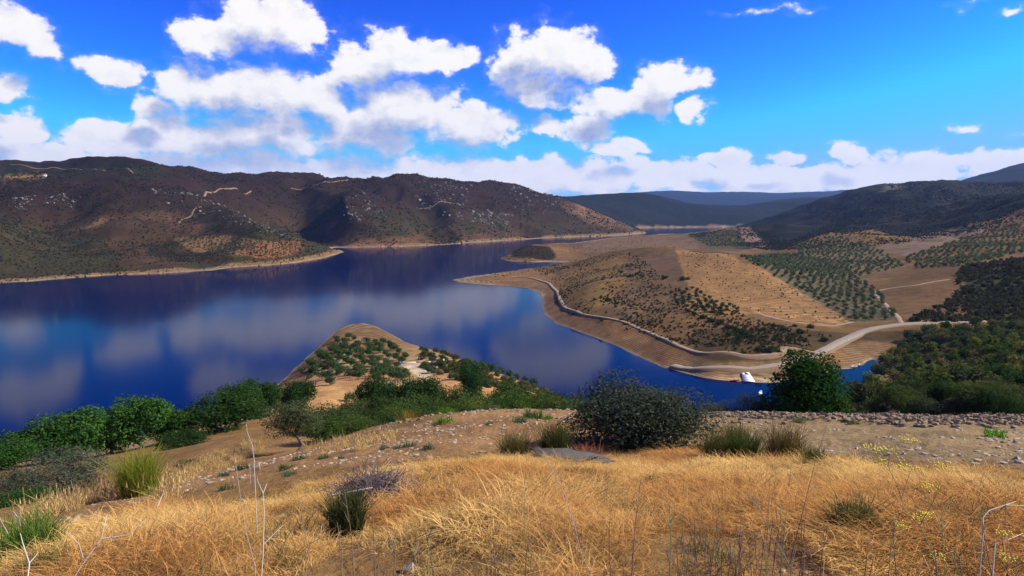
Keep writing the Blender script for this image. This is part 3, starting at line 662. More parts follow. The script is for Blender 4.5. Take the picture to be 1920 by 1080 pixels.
# mixed wood on the slope right of the cove
WP = [(1585,742),(1640,700),(1668,668),(1700,640),(1760,618),(1930,612),(2060,640),(2060,790),(1600,782)]
pts = []
for _ in range(9000):
    x, y = random.uniform(1580, 2060), random.uniform(612, 790)
    if not inpoly(np.array([x]), np.array([y]), WP)[0]: continue
    sp_ = 9+(y-612)*.075
    if all((x-a)**2+((y-c)*1.9)**2 > (sp_*1.35)**2 for a, c in pts): pts.append((x, y))
cols = [(.03,.055,.018), (.045,.07,.022), (.06,.08,.025), (.085,.10,.028), (.12,.12,.035), (.11,.085,.035), (.04,.055,.025), (.075,.085,.038), (.05,.06,.03)]
nw = 0; WC = ['dark green', 'deep green', 'green', 'yellow-green', 'golden', 'brownish', 'dull green', 'grey-green', 'tawny']
for x, y in sorted(pts, key=lambda p_: -p_[1]):
    h_ = hit(x, y, 36, 480)
    if h_ is None or h_[1] < 37: continue
    w = random.uniform(1., 1.75)*(9+(y-612)*.075)*2.2*h_[1]/F; w = min(max(w, 2.2), 7.5); nw += 1; ci_ = random.randrange(len(cols))
    plant('wood_tree', random.choice([('far', 0), ('far', 1), ('far', 2), ('far', 3), ('farbush', 0), ('farbush', 1)]) if h_[1] > 120 else random.choice([('bush', 0), ('bush', 1), ('round', 1)]), (h_[0], h_[1], h_[2]-.2), w, w*random.uniform(.75, 1.05), cols[ci_],
          WC[ci_]+' bushy tree in the mixed wood '+('beside the road at the top' if y < 650 else 'just right of the cove' if x < 1720 else 'right behind the rubble bank' if y > 735 else 'at the right edge of the picture' if x > 1840 else 'in the middle of the right slope'), 'tree', 'trees of the wood right of the cove')
print('wood', nw)

# orchard on the headland
def rowgrid(poly, ymin, ymax, sp, ang, jit=.12):
    """trees set out in rows inside a region of the photograph, on the ground"""
    P_ = []
    hs = [hit(x, y, ymin, ymax) for x, y in poly]; hs = [h for h in hs if h]
    x0, x1 = min(h[0] for h in hs)-20, max(h[0] for h in hs)+20; y0, y1 = min(h[1] for h in hs)-20, max(h[1] for h in hs)+20
    R_ = max(x1-x0, y1-y0); cx, cy = (x0+x1)/2, (y0+y1)/2; n = int(R_/sp)+2
    a = np.arange(-n, n+1)*sp; U, V = np.meshgrid(a, a); U = U+rng.normal(size=U.shape)*jit*sp; V = V+rng.normal(size=V.shape)*jit*sp
    X = cx+U*math.cos(ang)-V*math.sin(ang); Y = cy+U*math.sin(ang)+V*math.cos(ang)
    m = (Y > max(ymin, 20)) & (Y < ymax) & (X > x0) & (X < x1); X, Y = X[m], Y[m]; Zg = ground(X, Y)
    px, py = project(X, Y, Zg); m = inpoly(px, py, poly) & (Zg > 1.)
    return np.stack([X[m], Y[m], Zg[m]], 1)
orch = np.concatenate([rowgrid([(655,645),(725,640),(770,668),(765,690),(700,712),(600,712),(620,690)], 200, 440, 7.4, .5),
                       rowgrid([(640,632),(672,636),(625,682),(570,706),(556,704)], 240, 460, 7.6, .4),
                       rowgrid([(720,686),(742,690),(770,712),(700,716)], 200, 330, 6.5, .5)])
extra = [(h[0], h[1], h[2]) for h in (hit(x, y, 150, 470) for x, y in [(618,722),(805,700),(862,704),(848,712),(905,694),(922,698),(940,700),(955,708),(970,712),(985,716),(1000,722),(1015,726),(893,700),(830,694),(640,700),(655,752)]) if h]
no = 0
for x, y, z in list(map(tuple, orch))+extra:
    w = random.uniform(3.6, 5.6); no += 1
    plant('orchard_tree', ('far', no % 4), (x, y, z-.1), w, w*random.uniform(.75, .9), random.choice([(.055, .085, .03), (.045, .08, .025), (.06, .09, .035)]),
          'small green olive tree on the sandy headland '+('near its tip' if y > 370 else 'left of the gravel lot' if x < -70 else 'between path and gravel lot' if x < -40 else 'right of the gravel lot' if x > -30 else 'beside the gravel lot'), 'tree', 'orchard trees on the headland')
print('orchard', no)
# scrub trees on the headland's right flank
for i in range(260):
    f = random.random(); x = 790+f*275; y = 650+f*72+random.uniform(0, 44)
    h_ = hit(x, y, 180, 420)
    if h_ and h_[2] > 1:
        w = random.uniform(2.2, 5.)
        plant('scrub_bush', ('farbush', i % 2), (h_[0], h_[1], h_[2]-.2), w, w*random.uniform(.6, .9), random.choice([(.06,.075,.025), (.09,.08,.03), (.04,.06,.02), (.075,.09,.03)]),
              'small scrub bush on the right flank of the headland', 'bush', 'scrub on the flank of the headland')
for i in range(60):
    f = random.random(); h_ = hit(562+f*90+random.uniform(0, 22), 706-f*76+random.uniform(-2, 12), 220, 470)
    if h_ and h_[2] > 1.5:
        w = random.uniform(1.6, 3.6)
        plant('scrub_bush', ('farbush', i % 2), (h_[0], h_[1], h_[2]-.2), w, w*random.uniform(.55, .8), random.choice([(.07,.08,.03), (.10,.09,.04), (.05,.065,.025)]),
              'small scrub bush on the left shore slope of the headland', 'bush', 'scrub on the left slope of the headland')
# dark trees on the peninsula across the water
PT = [(1165,512,10),(1176,500,9),(1186,498,8),(1180,520,12),(1195,515,10),(1115,563,9),(1140,565,14),(1127,558,8),(1158,570,10),(1247,522,13),(1280,525,14),(1290,524,10),(1290,585,13),(1302,590,14),(1318,597,16),(1333,603,16),(1350,608,18),
      (1365,616,18),(1380,622,20),(1395,628,22),(1408,634,22),(1385,636,18),(1365,630,16),(1424,657,18),(1445,660,22),(1460,662,14),(1395,662,10),(1470,620,20),(1500,625,18),(1520,615,16),(1450,612,15),(1545,640,18),(1490,612,12),(1075,590,9),(1165,600,9),(1128,602,8),(1430,620,16),(1480,640,14),(1510,640,14)]
for i, (x, y, wp) in enumerate(PT):
    h_ = hit(x, y, 200, 1200)
    if not h_: continue
    w = wp*h_[1]/F
    plant('dark_shrub', ('farbush', i % 2), (h_[0], h_[1], h_[2]-.3), w, w*random.uniform(.6, .8), random.choice([G_DARK, (.025,.045,.016), (.03,.045,.02)]),
          'dark evergreen shrub scattered over the brown peninsula', 'shrub', 'dark shrubs on the peninsula')

# ------------------------------------------------------------------ scattered stuff by instancing
def scatter(name, P_, scl, protos, label, rot=None, col=None):
    n = len(P_); me = bpy.data.meshes.new(name); me.vertices.add(n); me.vertices.foreach_set('co', np.asarray(P_, np.float32).ravel())
    rot = np.stack([np.zeros(n), np.zeros(n), rng.random(n)*6.283], 1) if rot is None else rot
    scl = np.asarray(scl); scl = np.repeat(scl[:, None], 3, 1) if scl.ndim == 1 else scl
    for nm, d in (('rot', rot), ('scl', scl)):
        a = me.attributes.new(nm, 'FLOAT_VECTOR', 'POINT'); a.data.foreach_set('vector', np.asarray(d, np.float32).ravel())
    a = me.attributes.new('pick', 'INT', 'POINT'); a.data.foreach_set('value', rng.integers(0, len(protos), n).astype(np.int32))
    o = obj(name, me); o['kind'] = 'stuff'; o['label'] = label
    t = bpy.data.node_groups.new(name, 'GeometryNodeTree'); t.interface.new_socket('Geometry', in_out='INPUT', socket_type='NodeSocketGeometry'); t.interface.new_socket('Geometry', in_out='OUTPUT', socket_type='NodeSocketGeometry')
    N_ = t.nodes; gi_ = N_.new('NodeGroupInput'); go_ = N_.new('NodeGroupOutput'); ip = N_.new('GeometryNodeInstanceOnPoints'); jg = N_.new('GeometryNodeJoinGeometry')
    for po in protos:
        oi = N_.new('GeometryNodeObjectInfo'); oi.inputs['Object'].default_value = po; oi.inputs['As Instance'].default_value = True; t.links.new(oi.outputs['Geometry'], jg.inputs[0])
    t.links.new(gi_.outputs[0], ip.inputs['Points']); t.links.new(jg.outputs[0], ip.inputs['Instance']); ip.inputs['Pick Instance'].default_value = True
    for nm, typ, sock in (('rot', 'FLOAT_VECTOR', 'Rotation'), ('scl', 'FLOAT_VECTOR', 'Scale'), ('pick', 'INT', 'Instance Index')):
        na = N_.new('GeometryNodeInputNamedAttribute'); na.data_type = typ; na.inputs['Name'].default_value = nm; t.links.new(na.outputs['Attribute'], ip.inputs[sock])
    t.links.new(ip.outputs[0], go_.inputs[0])
    md = o.modifiers.new('scatter', 'NODES'); md.node_group = t
    return o
def pobj(name, me): return bpy.data.objects.new(name, me)
def blob(rs, n=14, flat=.75, m_=None, rough=.25):
    """small irregular stone or shrub body"""
    import bmesh
    bm = bmesh.new(); bmesh.ops.create_icosphere(bm, subdivisions=1 if n < 40 else 2, radius=.5)
    for v in bm.verts:
        v.co *= 1+rs.normal()*rough; v.co.z *= flat
    me = bpy.data.meshes.new('blob'); bm.to_mesh(me); bm.free(); me.materials.append(m_); return me
def sample(poly, n, ymin, ymax):
    """random ground points whose view lies in a region of the photograph, even per picture area"""
    p_ = np.array(poly); x0, x1 = p_[:, 0].min(), p_[:, 0].max(); y0, y1 = p_[:, 1].min(), p_[:, 1].max()
    m = (GY > ymin) & (GY < ymax) & (VX > x0) & (VX < x1) & (VY > y0) & (VY < y1) & (Z > .6)
    m &= inpoly(VX, VY, poly); ii, jj = np.where(m)
    if not len(ii): return np.zeros((0, 3))
    w = np.ones(len(ii))
    k_ = rng.choice(len(ii), n, p=w/w.sum()); i_, j_ = ii[k_], jj[k_]
    Y = GY[i_, j_]*np.exp(rng.normal(size=n)*.004); X = (GT[i_, j_]+rng.normal(size=n)*.0015)*Y
    return np.stack([X, Y, ground(X, Y)], 1)
SCRUB = leafmat('scrub_leaves', .3, False, (.052, .05, .028), .5); GROVE = leafmat('grove_leaves', .3, False, (.10, .115, .065), .4)
def leafproto(kind, n, size, seed, m_):
    rs = np.random.default_rng(seed); V, Fc, r = leaves(n, lobeset(kind, rs, 5), size, rs, shell=.5, gap=.3); return pobj('p', MB().add(V, Fc, r).mesh('p', m_))
SP = [leafproto('bush', 90, .16, 200+i, SCRUB) for i in range(3)]; GP = [leafproto('bush', 110, .14, 210+i, GROVE) for i in range(3)]
ROCK = plain('grey_rock', (.15, .135, .12), .9, .4, .4, .1); RP = [pobj('p', blob(np.random.default_rng(220+i), 14, .8, ROCK)) for i in range(4)]
def density(P_, sc, thr, seed):
    v = fbm(P_[:, 0]/sc, P_[:, 1]/sc, 3, seed)*.5+.5; return P_[v > thr+.12*rng.normal(size=len(P_))]
A1 = [(-150,330),(300,305),(560,327),(780,325),(950,330),(1110,364),(1215,436),(1000,450),(645,470),(500,500),(0,535),(-150,545)]
pp = density(sample(A1, 60000, 600, 3300), 120, .45, 71); scatter('hill_scrub', pp, (.9+1.5*rng.random(len(pp))+2.2*rng.random(len(pp))**6)*np.clip(pp[:, 1]/1200, .8, 1.8), SP, 'dark low scrub dotted over the hills across the lake')
pp = np.concatenate([density(sample(q_, n_, 900, 3200), 60, .5, 72) for q_, n_ in (([(650,370),(680,355),(740,420),(640,410)],500),([(770,330),(830,325),(900,350),(870,420),(780,400)],700),([(950,340),(1060,365),(1040,400),(960,400)],500),([(270,350),(380,365),(560,450),(520,445),(340,390)],700),([(20,370),(150,370),(140,395),(20,395)],250),([(880,390),(960,400),(980,430),(880,420)],300))])
scatter('hill_rocks', pp, np.stack([pp[:, 1]/1000*(1.4+4*rng.random(len(pp))**3)]*3, 1), RP, 'pale grey boulders scattered over the hills across the lake')
A2 = [(1290,440),(1400,426),(1480,452),(1560,420),(1500,390),(1670,345),(1930,345),(1930,420),(1650,462),(1440,470)]
pp = density(sample(A2, 24000, 1000, 3300), 110, .38, 73); scatter('valley_scrub', pp, (1.3+2.*rng.random(len(pp)))*np.clip(pp[:, 1]/1200, .8, 1.9), SP, 'dark scrub covering the shaded hills on the right')
A3 = [(950,470),(1060,500),(1180,470),(1300,560),(1420,600),(1560,630),(1540,650),(1400,665),(1250,640),(1120,600),(1040,570),(1050,540)]
pp = np.concatenate([density(sample(A3, 5200, 330, 1300), 30, .47, 74), sample([(940,487),(958,472),(985,460),(1025,463),(1040,480),(1020,489)], 800, 900, 1600), density(sample([(960,470),(1010,458),(1120,452),(1290,442),(1300,464),(1180,470),(1070,500),(900,525)], 1500, 700, 1900), 60, .52, 76)]); scatter('peninsula_scrub', pp, .6+1.3*rng.random(len(pp)), SP, 'small dry scrub dotted over the brown peninsula')
pp = density(sample([(1800,500),(2050,465),(2050,603),(1700,603),(1790,560)], 2600, 400, 1300), 50, .3, 75); scatter('roadside_scrub', pp, 1.8+2.6*rng.random(len(pp)), SP, 'dense dark scrub on the slope over the road at the right edge')
gr = np.concatenate([rowgrid([(1390,482),(1480,476),(1560,490),(1640,540),(1690,598),(1600,604),(1500,545)], 420, 1150, 8.5, .3), rowgrid([(1485,458),(1567,441),(1640,463),(1700,500),(1600,520),(1500,480)], 600, 1500, 10., .2),
                     rowgrid([(1690,485),(1850,432),(1930,415),(1930,470),(1800,500),(1720,505)], 600, 1400, 10., .1), rowgrid([(1290,442),(1375,430),(1405,462),(1330,462)], 1000, 2200, 13., .3)])
gr2 = rowgrid([(1255,545),(1300,540),(1350,565),(1400,588),(1340,594),(1262,572)], 380, 700, 7.5, .6)
for i, (x, y, z) in enumerate(gr2):
    w = random.uniform(3., 4.2); plant('grove_tree', ('far', i % 4), (x, y, z-.1), w, w*.8, (.03, .05, .02), 'dark young olive tree in the dotted grove below the pale field', 'tree', 'grove trees below the pale field', trunk=False)
order = np.argsort(gr[:, 1]); near_g, far_g = gr[order[:170]], gr[order[170:]]
for i, (x, y, z) in enumerate(near_g):
    w = random.uniform(3.4, 4.8); plant('grove_tree', ('far', i % 4), (x, y, z-.1), w, w*.75, random.choice([(.085, .10, .058), (.10, .11, .07), (.07, .085, .045)]), 'grey-green olive tree in the rows of the hillside grove', 'tree', 'olive trees of the hillside grove', trunk=False)
scatter('olive_groves', far_g, 3.6+1.4*rng.random(len(far_g)), GP, 'rows of small grey-green olive trees on the far hillsides')
fr = rowgrid([(1275,470),(1370,474),(1388,494),(1430,498),(1480,538),(1560,582),(1590,605),(1480,600),(1350,568),(1290,522)], 380, 1000, 6.5, .45, .3); fr = fr[rng.random(len(fr)) < .6]; scatter('field_shrubs', fr, .5+1.1*rng.random(len(fr)), SP, 'low dry bushes in rows on the pale field of the peninsula')
tr = rowgrid([(330,447),(430,442),(560,450),(565,466),(540,480),(440,480),(360,470)], 700, 1300, 9., .3); scatter('terrace_shrubs', tr, 2.2+1.2*rng.random(len(tr)), GP, 'young plants in rows on the orange terraces across the lake')
print('groves', len(gr), len(gr2), 'scrub ok')

# ------------------------------------------------------------------ roads and paths
ROADM = plain('road_gravel', (.23, .185, .13), .95, .3, .8, .03); PATHM = plain('path_sand', (.23, .16, .09), .95, .3, .8, .03); DUSTM = plain('pale_dust', (.17, .12, .08), .95, .25, .3)
BANKM = plain('road_bank', (.17, .105, .055), .95, .4, .6, .05)
def ribbon(name, pix, width, m_, ymin, ymax, lift=.12, label=None):
    h_ = [hit(x, y, ymin, ymax) for x, y in pix]; P_ = np.array([h for h in h_ if h])
    if len(P_) < 2: return
    d = np.concatenate([[0], np.cumsum(np.linalg.norm(np.diff(P_[:, :2], axis=0), axis=1))]); n = max(int(d[-1]/(width*.8)), 8)
    u = np.linspace(0, d[-1], n); X = np.interp(u, d, P_[:, 0]); Y = np.interp(u, d, P_[:, 1])
    for _ in range(max(3, n//25)): X[1:-1] = (X[:-2]+2*X[1:-1]+X[2:])/4; Y[1:-1] = (Y[:-2]+2*Y[1:-1]+Y[2:])/4
    tx, ty = np.gradient(X), np.gradient(Y); L = np.hypot(tx, ty)+1e-9; nx, ny = -ty/L, tx/L
    wv_ = width/2*(1+.18*fbm(u/9, u*0+3, 2, 5)); xl, yl, xr, yr = X+nx*wv_, Y+ny*wv_, X-nx*wv_, Y-ny*wv_
    zc = np.maximum(np.maximum(ground(X, Y), (ground(xl, yl)+ground(xr, yr))/2), .4)
    for _ in range(3): zc[1:-1] = (zc[:-2]+2*zc[1:-1]+zc[2:])/4
    zc = np.maximum(zc, np.maximum(ground(X, Y), np.maximum(ground(xl, yl), ground(xr, yr))*.6+ground(X, Y)*.4))+lift
    V = np.stack([np.stack([xl+nx*1.2, yl+ny*1.2, np.minimum(ground(xl, yl), zc)-1.2], 1), np.stack([xl, yl, zc], 1), np.stack([xr, yr, zc], 1), np.stack([xr-nx*1.2, yr-ny*1.2, np.minimum(ground(xr, yr), zc)-1.2], 1)], 1).reshape(-1, 3)
    Fc = [[i*4+j, i*4+j+1, i*4+5+j, i*4+4+j] for i in range(n-1) for j in range(3)]
    me_ = mesh(name, V, np.array(Fc)[:, ::-1], m_); me_.materials.append(BANKM); me_.polygons.foreach_set('material_index', np.array([int(j != 1) for i in range(n-1) for j in range(3)], np.int32))
    o = obj(name, me_); o['kind'] = 'structure'; return o
ribbon('road', [(1262,686),(1330,694),(1400,695),(1450,690),(1500,678),(1540,661),(1580,638),(1620,619),(1680,609),(1740,606),(1800,604),(1860,602),(1990,600)], 6.5, ROADM, 250, 520)
ribbon('path', [(960,518),(1000,522),(1030,531),(1045,546),(1050,562),(1060,578),(1090,589),(1140,597),(1180,606),(1220,624),(1270,649),(1320,664),(1400,670),(1450,667),(1474,659),(1468,651)], 3.2, PATHM, 300, 900)
ribbon('path', [(1468,651),(1490,652),(1515,660),(1535,663)], 3.5, PATHM, 300, 500)
ribbon('path', [(1418,586),(1440,594),(1480,603),(1530,610),(1560,612),(1600,604)], 2.6, PATHM, 350, 600)
ribbon('path', [(1690,606),(1662,572),(1636,548),(1660,542),(1720,535),(1780,524)], 3., PATHM, 380, 800)
ribbon('path', [(622,692),(640,672),(655,658),(672,643),(690,632)], 3., PATHM, 200, 480)
for k_, pl in enumerate([[(310,418),(340,412),(358,405),(364,393),(378,388)], [(367,367),(390,360),(410,354),(440,353),(470,358)], [(545,352),(600,344),(652,337)], [(20,309),(100,313),(180,318),(250,325)], [(786,391),(810,388),(862,383)]]):
    ribbon('hill_path', pl, 4., DUSTM, 700, 2600, .3)
# low wall beside the road, gravel lot post, wall and barrel on the headland
WALL = plain('pale_wall', (.50, .43, .34), .9, .25, 1.5, .03); WHITE = plain('white_paint', (.66, .65, .62), .5, .15, 1.); BLUEP = plain('blue_plastic', (.03, .12, .55), .4, .1); REDP = plain('red_hull', (.62, .03, .03), .35, .1); DARKM = plain('dark_fitting', (.03, .03, .035), .5, .2)
def wallrun(name, pix, ymin, ymax, hgt_, thick, label, posts=True):
    P_ = [hit(x, y, ymin, ymax) for x, y in pix]; P_ = [p for p in P_ if p]
    e = bpy.data.objects.new(name, None); e.location = P_[0]; link(e); tag(e, label, 'wall'); o_ = np.array(P_[0])
    for a, c in zip(P_[:-1], P_[1:]):
        a, c = np.array(a)-o_, np.array(c)-o_; d = c-a; L = math.hypot(d[0], d[1]); n = np.array([-d[1], d[0], 0])/L*thick/2
        V = [a-n-[0, 0, .4], a+n-[0, 0, .4], c+n-[0, 0, .4], c-n-[0, 0, .4], a-n+[0, 0, hgt_], a+n+[0, 0, hgt_], c+n+[0, 0, hgt_], c-n+[0, 0, hgt_]]
        obj('wall_section', MB().add(V, [[0, 3, 2, 1], [4, 5, 6, 7], [0, 1, 5, 4], [1, 2, 6, 5], [2, 3, 7, 6], [3, 0, 4, 7]]).mesh('wall', WALL), e)
    if posts:
        for p in (P_[0], P_[-1]): obj('end_post', MB().box((p[0]-o_[0], p[1]-o_[1], p[2]-o_[2]+hgt_*.7), (thick*1.6, thick*1.6, hgt_*1.6)).mesh('post', WALL), e)
wallrun('roadside_wall', [(1552,660),(1572,650),(1590,641)], 250, 500, .9, .5, 'low pale wall beside the road bend at the cove')
wallrun('garden_wall', [(748,682),(780,680),(808,679),(828,679)], 200, 420, .5, .4, 'low pale wall along the back of the gravel lot', False)
x, y, z = hit(832, 682, 200, 420); e = bpy.data.objects.new('gate_post', None); e.location = (x, y, z); link(e); tag(e, 'white gate post standing at the corner of the gravel lot', 'post')
obj('shaft', MB().box((0, 0, .9), (.6, .6, 2.)).mesh('shaft', WHITE), e); obj('cap', MB().box((0, 0, 1.98), (.8, .8, .16)).add(np.array([[-.4, -.4, 2.06], [.4, -.4, 2.06], [.4, .4, 2.06], [-.4, .4, 2.06], [0, 0, 2.3]]), [[0, 1, 4], [1, 2, 4], [2, 3, 4], [3, 0, 4]]).mesh('cap', WHITE), e)
x, y, z = hit(750, 684, 200, 420); e = bpy.data.objects.new('water_barrel', None); e.location = (x, y, z); link(e); tag(e, 'small blue barrel at the left corner of the gravel lot', 'barrel')
t_ = np.linspace(0, 1, 7); obj('drum', MB().tube([(0, 0, .02+1.3*q) for q in t_], .45+.09*np.sin(t_*math.pi), 14).mesh('drum', BLUEP, True), e)
for q in (.35, 1.0): obj('hoop', MB().tube([(0, 0, q-.03), (0, 0, q+.03)], [.555, .555], 14).mesh('hoop', BLUEP), e)
# white house on the far ridge
x, y, z = hit(83, 331, 900, 2600); e = bpy.data.objects.new('farm_house', None); e.location = (x, y, z-.5); e.rotation_euler = (0, 0, .4); link(e); tag(e, 'tiny white farmhouse on the ridge across the lake', 'house')
obj('wall', MB().box((0, 0, 2.), (10, 6.5, 5)).mesh('wall', WHITE), e)
r_ = obj('roof', MB().add([[-5.4, -3.7, 4.5], [5.4, -3.7, 4.5], [5.4, 3.7, 4.5], [-5.4, 3.7, 4.5], [-5.4, 0, 6.3], [5.4, 0, 6.3]], tri([[0, 1, 5, 4], [2, 3, 4, 5], [0, 3, 2, 1]]).tolist()+[[0, 4, 3], [1, 2, 5]]).mesh('roof', plain('roof_tile', (.32, .13, .08), .8)), e)
obj('chimney', MB().box((2.5, .8, 6.3), (.7, .7, 1.6)).mesh('chimney', WHITE), r_)
obj('door', MB().box((0, -3.27, 1.), (1.1, .08, 2.1)).mesh('door', DARKM), e)
for q in (-3., 3.): obj('window', MB().box((q, -3.27, 2.1), (1.2, .08, 1.2)).mesh('window', DARKM), e)

# ------------------------------------------------------------------ boats and landing stage
def hull(L, B, D, seats=True, n=13):
    """open boat shell, bow at +x"""
    u = np.linspace(0, 1, n); half = B/2*np.minimum(1, 1.15*np.sin(np.clip(u, .0, 1)*math.pi*.5+.5*0+.45)*(1-u**3.2)); half[-1] = .02
    sheer = D*(1+.35*u**2); V = []
    for i in range(n):
        x = -L/2+L*u[i]
        for (w, hh) in ((-1, 1.), (-.86, .42), (-.4, .05), (0, 0), (.4, .05), (.86, .42), (1, 1.)):
            V.append((x, w*half[i], hh*sheer[i]+(u[i]**4*.18*D if hh < .9 else 0)))
    Fc = [[i*7+j, i*7+j+1, i*7+8+j, i*7+7+j] for i in range(n-1) for j in range(6)]
    mb = MB().add(V, Fc); mb.add([V[j] for j in range(7)], [[0, 1, 6, 6], [1, 2, 5, 6], [2, 3, 4, 5]])
    return mb
x, y = lake_pt(1378, 714.5); e = bpy.data.objects.new('red_kayak', None); e.location = (x, y, -.05); e.rotation_euler = (0, 0, .1); link(e); tag(e, 'small red boat floating at the left side of the white landing stage', 'boat')
obj('hull', hull(4.8, 1.3, .55).mesh('hull', REDP, True), e); obj('deck', MB().add([(-2.1, -.5, .5), (1., -.5, .54), (2.2, 0, .66), (1., .5, .54), (-2.1, .5, .5)], [[0, 1, 3, 4], [1, 2, 3, 3]]).mesh('deck', REDP), e); obj('seat', MB().box((-.3, 0, .58), (.7, .75, .14)).mesh('seat', DARKM), e)
x, y = lake_pt(1426, 740); e = bpy.data.objects.new('motor_boat', None); e.location = (x, y, -.12); e.rotation_euler = (0, 0, 1.2); link(e); tag(e, 'small white motor boat with blue cover on the water behind the bushes', 'boat')
obj('hull', hull(5.2, 1.9, .8).mesh('hull', WHITE, True), e); obj('deck', MB().add([(-2.4, -.8, .72), (1.2, -.85, .8), (2.4, 0, .95), (1.2, .85, .8), (-2.4, .8, .72)], [[0, 1, 3, 4], [1, 2, 3, 3]]).mesh('deck', WHITE), e)
c_ = obj('cover', MB().add([(-1.2, -.7, 1.7), (.9, -.7, 1.75), (.9, .7, 1.75), (-1.2, .7, 1.7), (-1.2, 0, 1.9), (.9, 0, 1.95)], tri([[0, 1, 5, 4], [4, 5, 2, 3]])).mesh('cover', plain('blue_canvas', (.12, .4, .75), .8)), e)
for sx in (-1.1, .8):
    for sy in (-.65, .65): obj('pole', MB().tube([(sx, sy, .7), (sx, sy, 1.72)], .04, 5).mesh('pole', WHITE), c_)
obj('engine', MB().box((-2.6, 0, .75), (.35, .4, .8)).mesh('engine', DARKM), e)
for k_, (px, py, rz_, lb) in enumerate([(1601, 689, .5, 'upturned white rowing boat on the rocky bank of the cove'), (1613, 686, .9, 'smaller white rowing boat nearest the inner end of the cove')]):
    h_ = hit(px, py-.6, 250, 450) or (*lake_pt(px, py), .1); e = bpy.data.objects.new('rowing_boat', None); e.location = h_; e.rotation_euler = (0, 0, rz_); link(e); tag(e, lb, 'boat')
    obj('hull', hull(4.2-.9*k_, 1.5, .6).mesh('hull', WHITE, True), e)
    for q in (-.8, .5): obj('bench', MB().box((q, 0, .42), (.28, 1.05, .06)).mesh('bench', WALL), e)
a_ = np.array(lake_pt(1404, 716)); c_ = np.array(hit(1397, 700, 250, 400)[:2]); e = bpy.data.objects.new('landing_stage', None); zc = max(float(ground(*c_)), 1.)
d_ = c_-a_; L_ = np.linalg.norm(d_); e.location = (*a_, .25); e.rotation_euler = (0, -math.atan2(zc-.1, L_), math.atan2(d_[1], d_[0])); link(e); tag(e, 'white landing stage sloping from the gravel bank into the water', 'landing stage')
for i in range(6):
    w_ = 5.2-.3*i; x0 = -1.5+(L_+3.)/6*(i+.5)
    if i == 4:
        for s_ in (-1, 1): obj('deck_panel', MB().box((x0, s_*w_*.33, .3), ((L_+3.)/6-.06, w_*.33, .3)).mesh('deck_panel', WHITE), e)
    else: obj('deck_panel', MB().box((x0, 0, .3), ((L_+3.)/6-.06, w_, .3)).mesh('deck_panel', WHITE), e)
for s_ in (-1, 1): obj('float', MB().tube([(-2.4, s_*1.8, .02), (1., s_*1.8, .02)], .3, 10).mesh('float', DARKM), e)

# ------------------------------------------------------------------ dry grass and foreground plants
def blades(rs, n, h0, h1, w, spread, lean=.5, seg=2, head=False, comb=None):
    mb = MB()
    for i in range(n):
        a = rs.random()*6.283; r = spread*math.sqrt(rs.random()); b0 = np.array([r*math.cos(a), r*math.sin(a), -.03]); h_ = rs.uniform(h0, h1)
        da = rs.random()*6.283 if comb is None else rs.normal()*comb; le = lean*rs.random()*h_; d = np.array([math.cos(da), math.sin(da), 0]); sd = np.array([-d[1], d[0], 0])
        sa = rs.random()*6.283; sd = np.array([math.cos(sa), math.sin(sa), 0])
        u_ = rs.uniform(.3, 1.25)
        P_ = [b0+d*h_*2.*(.25*q+.6*q*q)*u_+np.array([0, 0, h_*2.*(.8*q-.48*q*q)]) for q in np.linspace(0, 1, seg+1)] if comb is not None else [b0+d*le*(q**2)+np.array([0, 0, h_*q*(1-min(.22*lean, .42)*q)]) for q in np.linspace(0, 1, seg+1)]
        V = []
        for q, p_ in zip(np.linspace(0, 1, seg+1), P_): ww = w*(1-.75*q); V += [p_-sd*ww, p_+sd*ww]
        Fc = [[2*i_, 2*i_+1, 2*i_+3, 2*i_+2] for i_ in range(seg)]
        mb.add(V, Fc, rs.random())
        if head and rs.random() < .5:
            t_ = P_[-1]; mb.add([t_-sd*w*1.8, t_+d*.02+[0, 0, .03], t_+sd*w*1.8, t_+[0, 0, .09]], [[0, 1, 2, 3]], rs.random())
    return mb
def grassmat(name, c1, c2, c3_, trans=.35):
    m, b = mat(name); oi = b.n('ShaderNodeObjectInfo'); r = attr(b, 'rnd')
    nz = b.noise(oi.outputs['Location'], .28, 3, .6); n2 = b.noise(oi.outputs['Location'], 1.3, 2, .5)
    c = b.mix(b.rng(nz, .38, .62), c1+(1,), c2+(1,)); c = b.mix(b.rng(n2, .5, .75), c, c3_+(1,)); c = b.v('SCALE', c, scale=b.m('MULTIPLY_ADD', r, 1.0, .45))
    d = b.n('ShaderNodeBsdfDiffuse'); t = b.n('ShaderNodeBsdfTranslucent'); b.put(d.inputs[0], c); b.put(t.inputs[0], c)
    x = b.n('ShaderNodeMixShader'); x.inputs[0].default_value = trans; m.node_tree.links.new(d.outputs[0], x.inputs[1]); m.node_tree.links.new(t.outputs[0], x.inputs[2]); out(m, x.outputs[0]); return m
GOLD = grassmat('gold_grass', (.78, .52, .18), (.55, .28, .085), (.26, .13, .05)); STRAW = grassmat('straw_grass', (.68, .47, .19), (.55, .36, .14), (.40, .24, .09)); GREENG = grassmat('green_tuft', (.12, .2, .05), (.09, .16, .05), (.14, .19, .08))
rs = np.random.default_rng(300)
GB = [pobj('p', blades(rs, 85, .06, .21, .0040, .22, 2.6, 4, False, 1.3).mesh('p', GOLD)) for _ in range(4)]
GS = [pobj('p', blades(rs, 60, .15, .4, .004, .14, 1., 2, True).mesh('p', STRAW)) for _ in range(3)]
FG = [(-40,1120),(-40,1030),(160,1002),(300,965),(450,936),(560,912),(720,892),(850,880),(930,868),(1100,856),(1320,864),(1560,880),(1700,886),(1960,898),(1960,1120)]
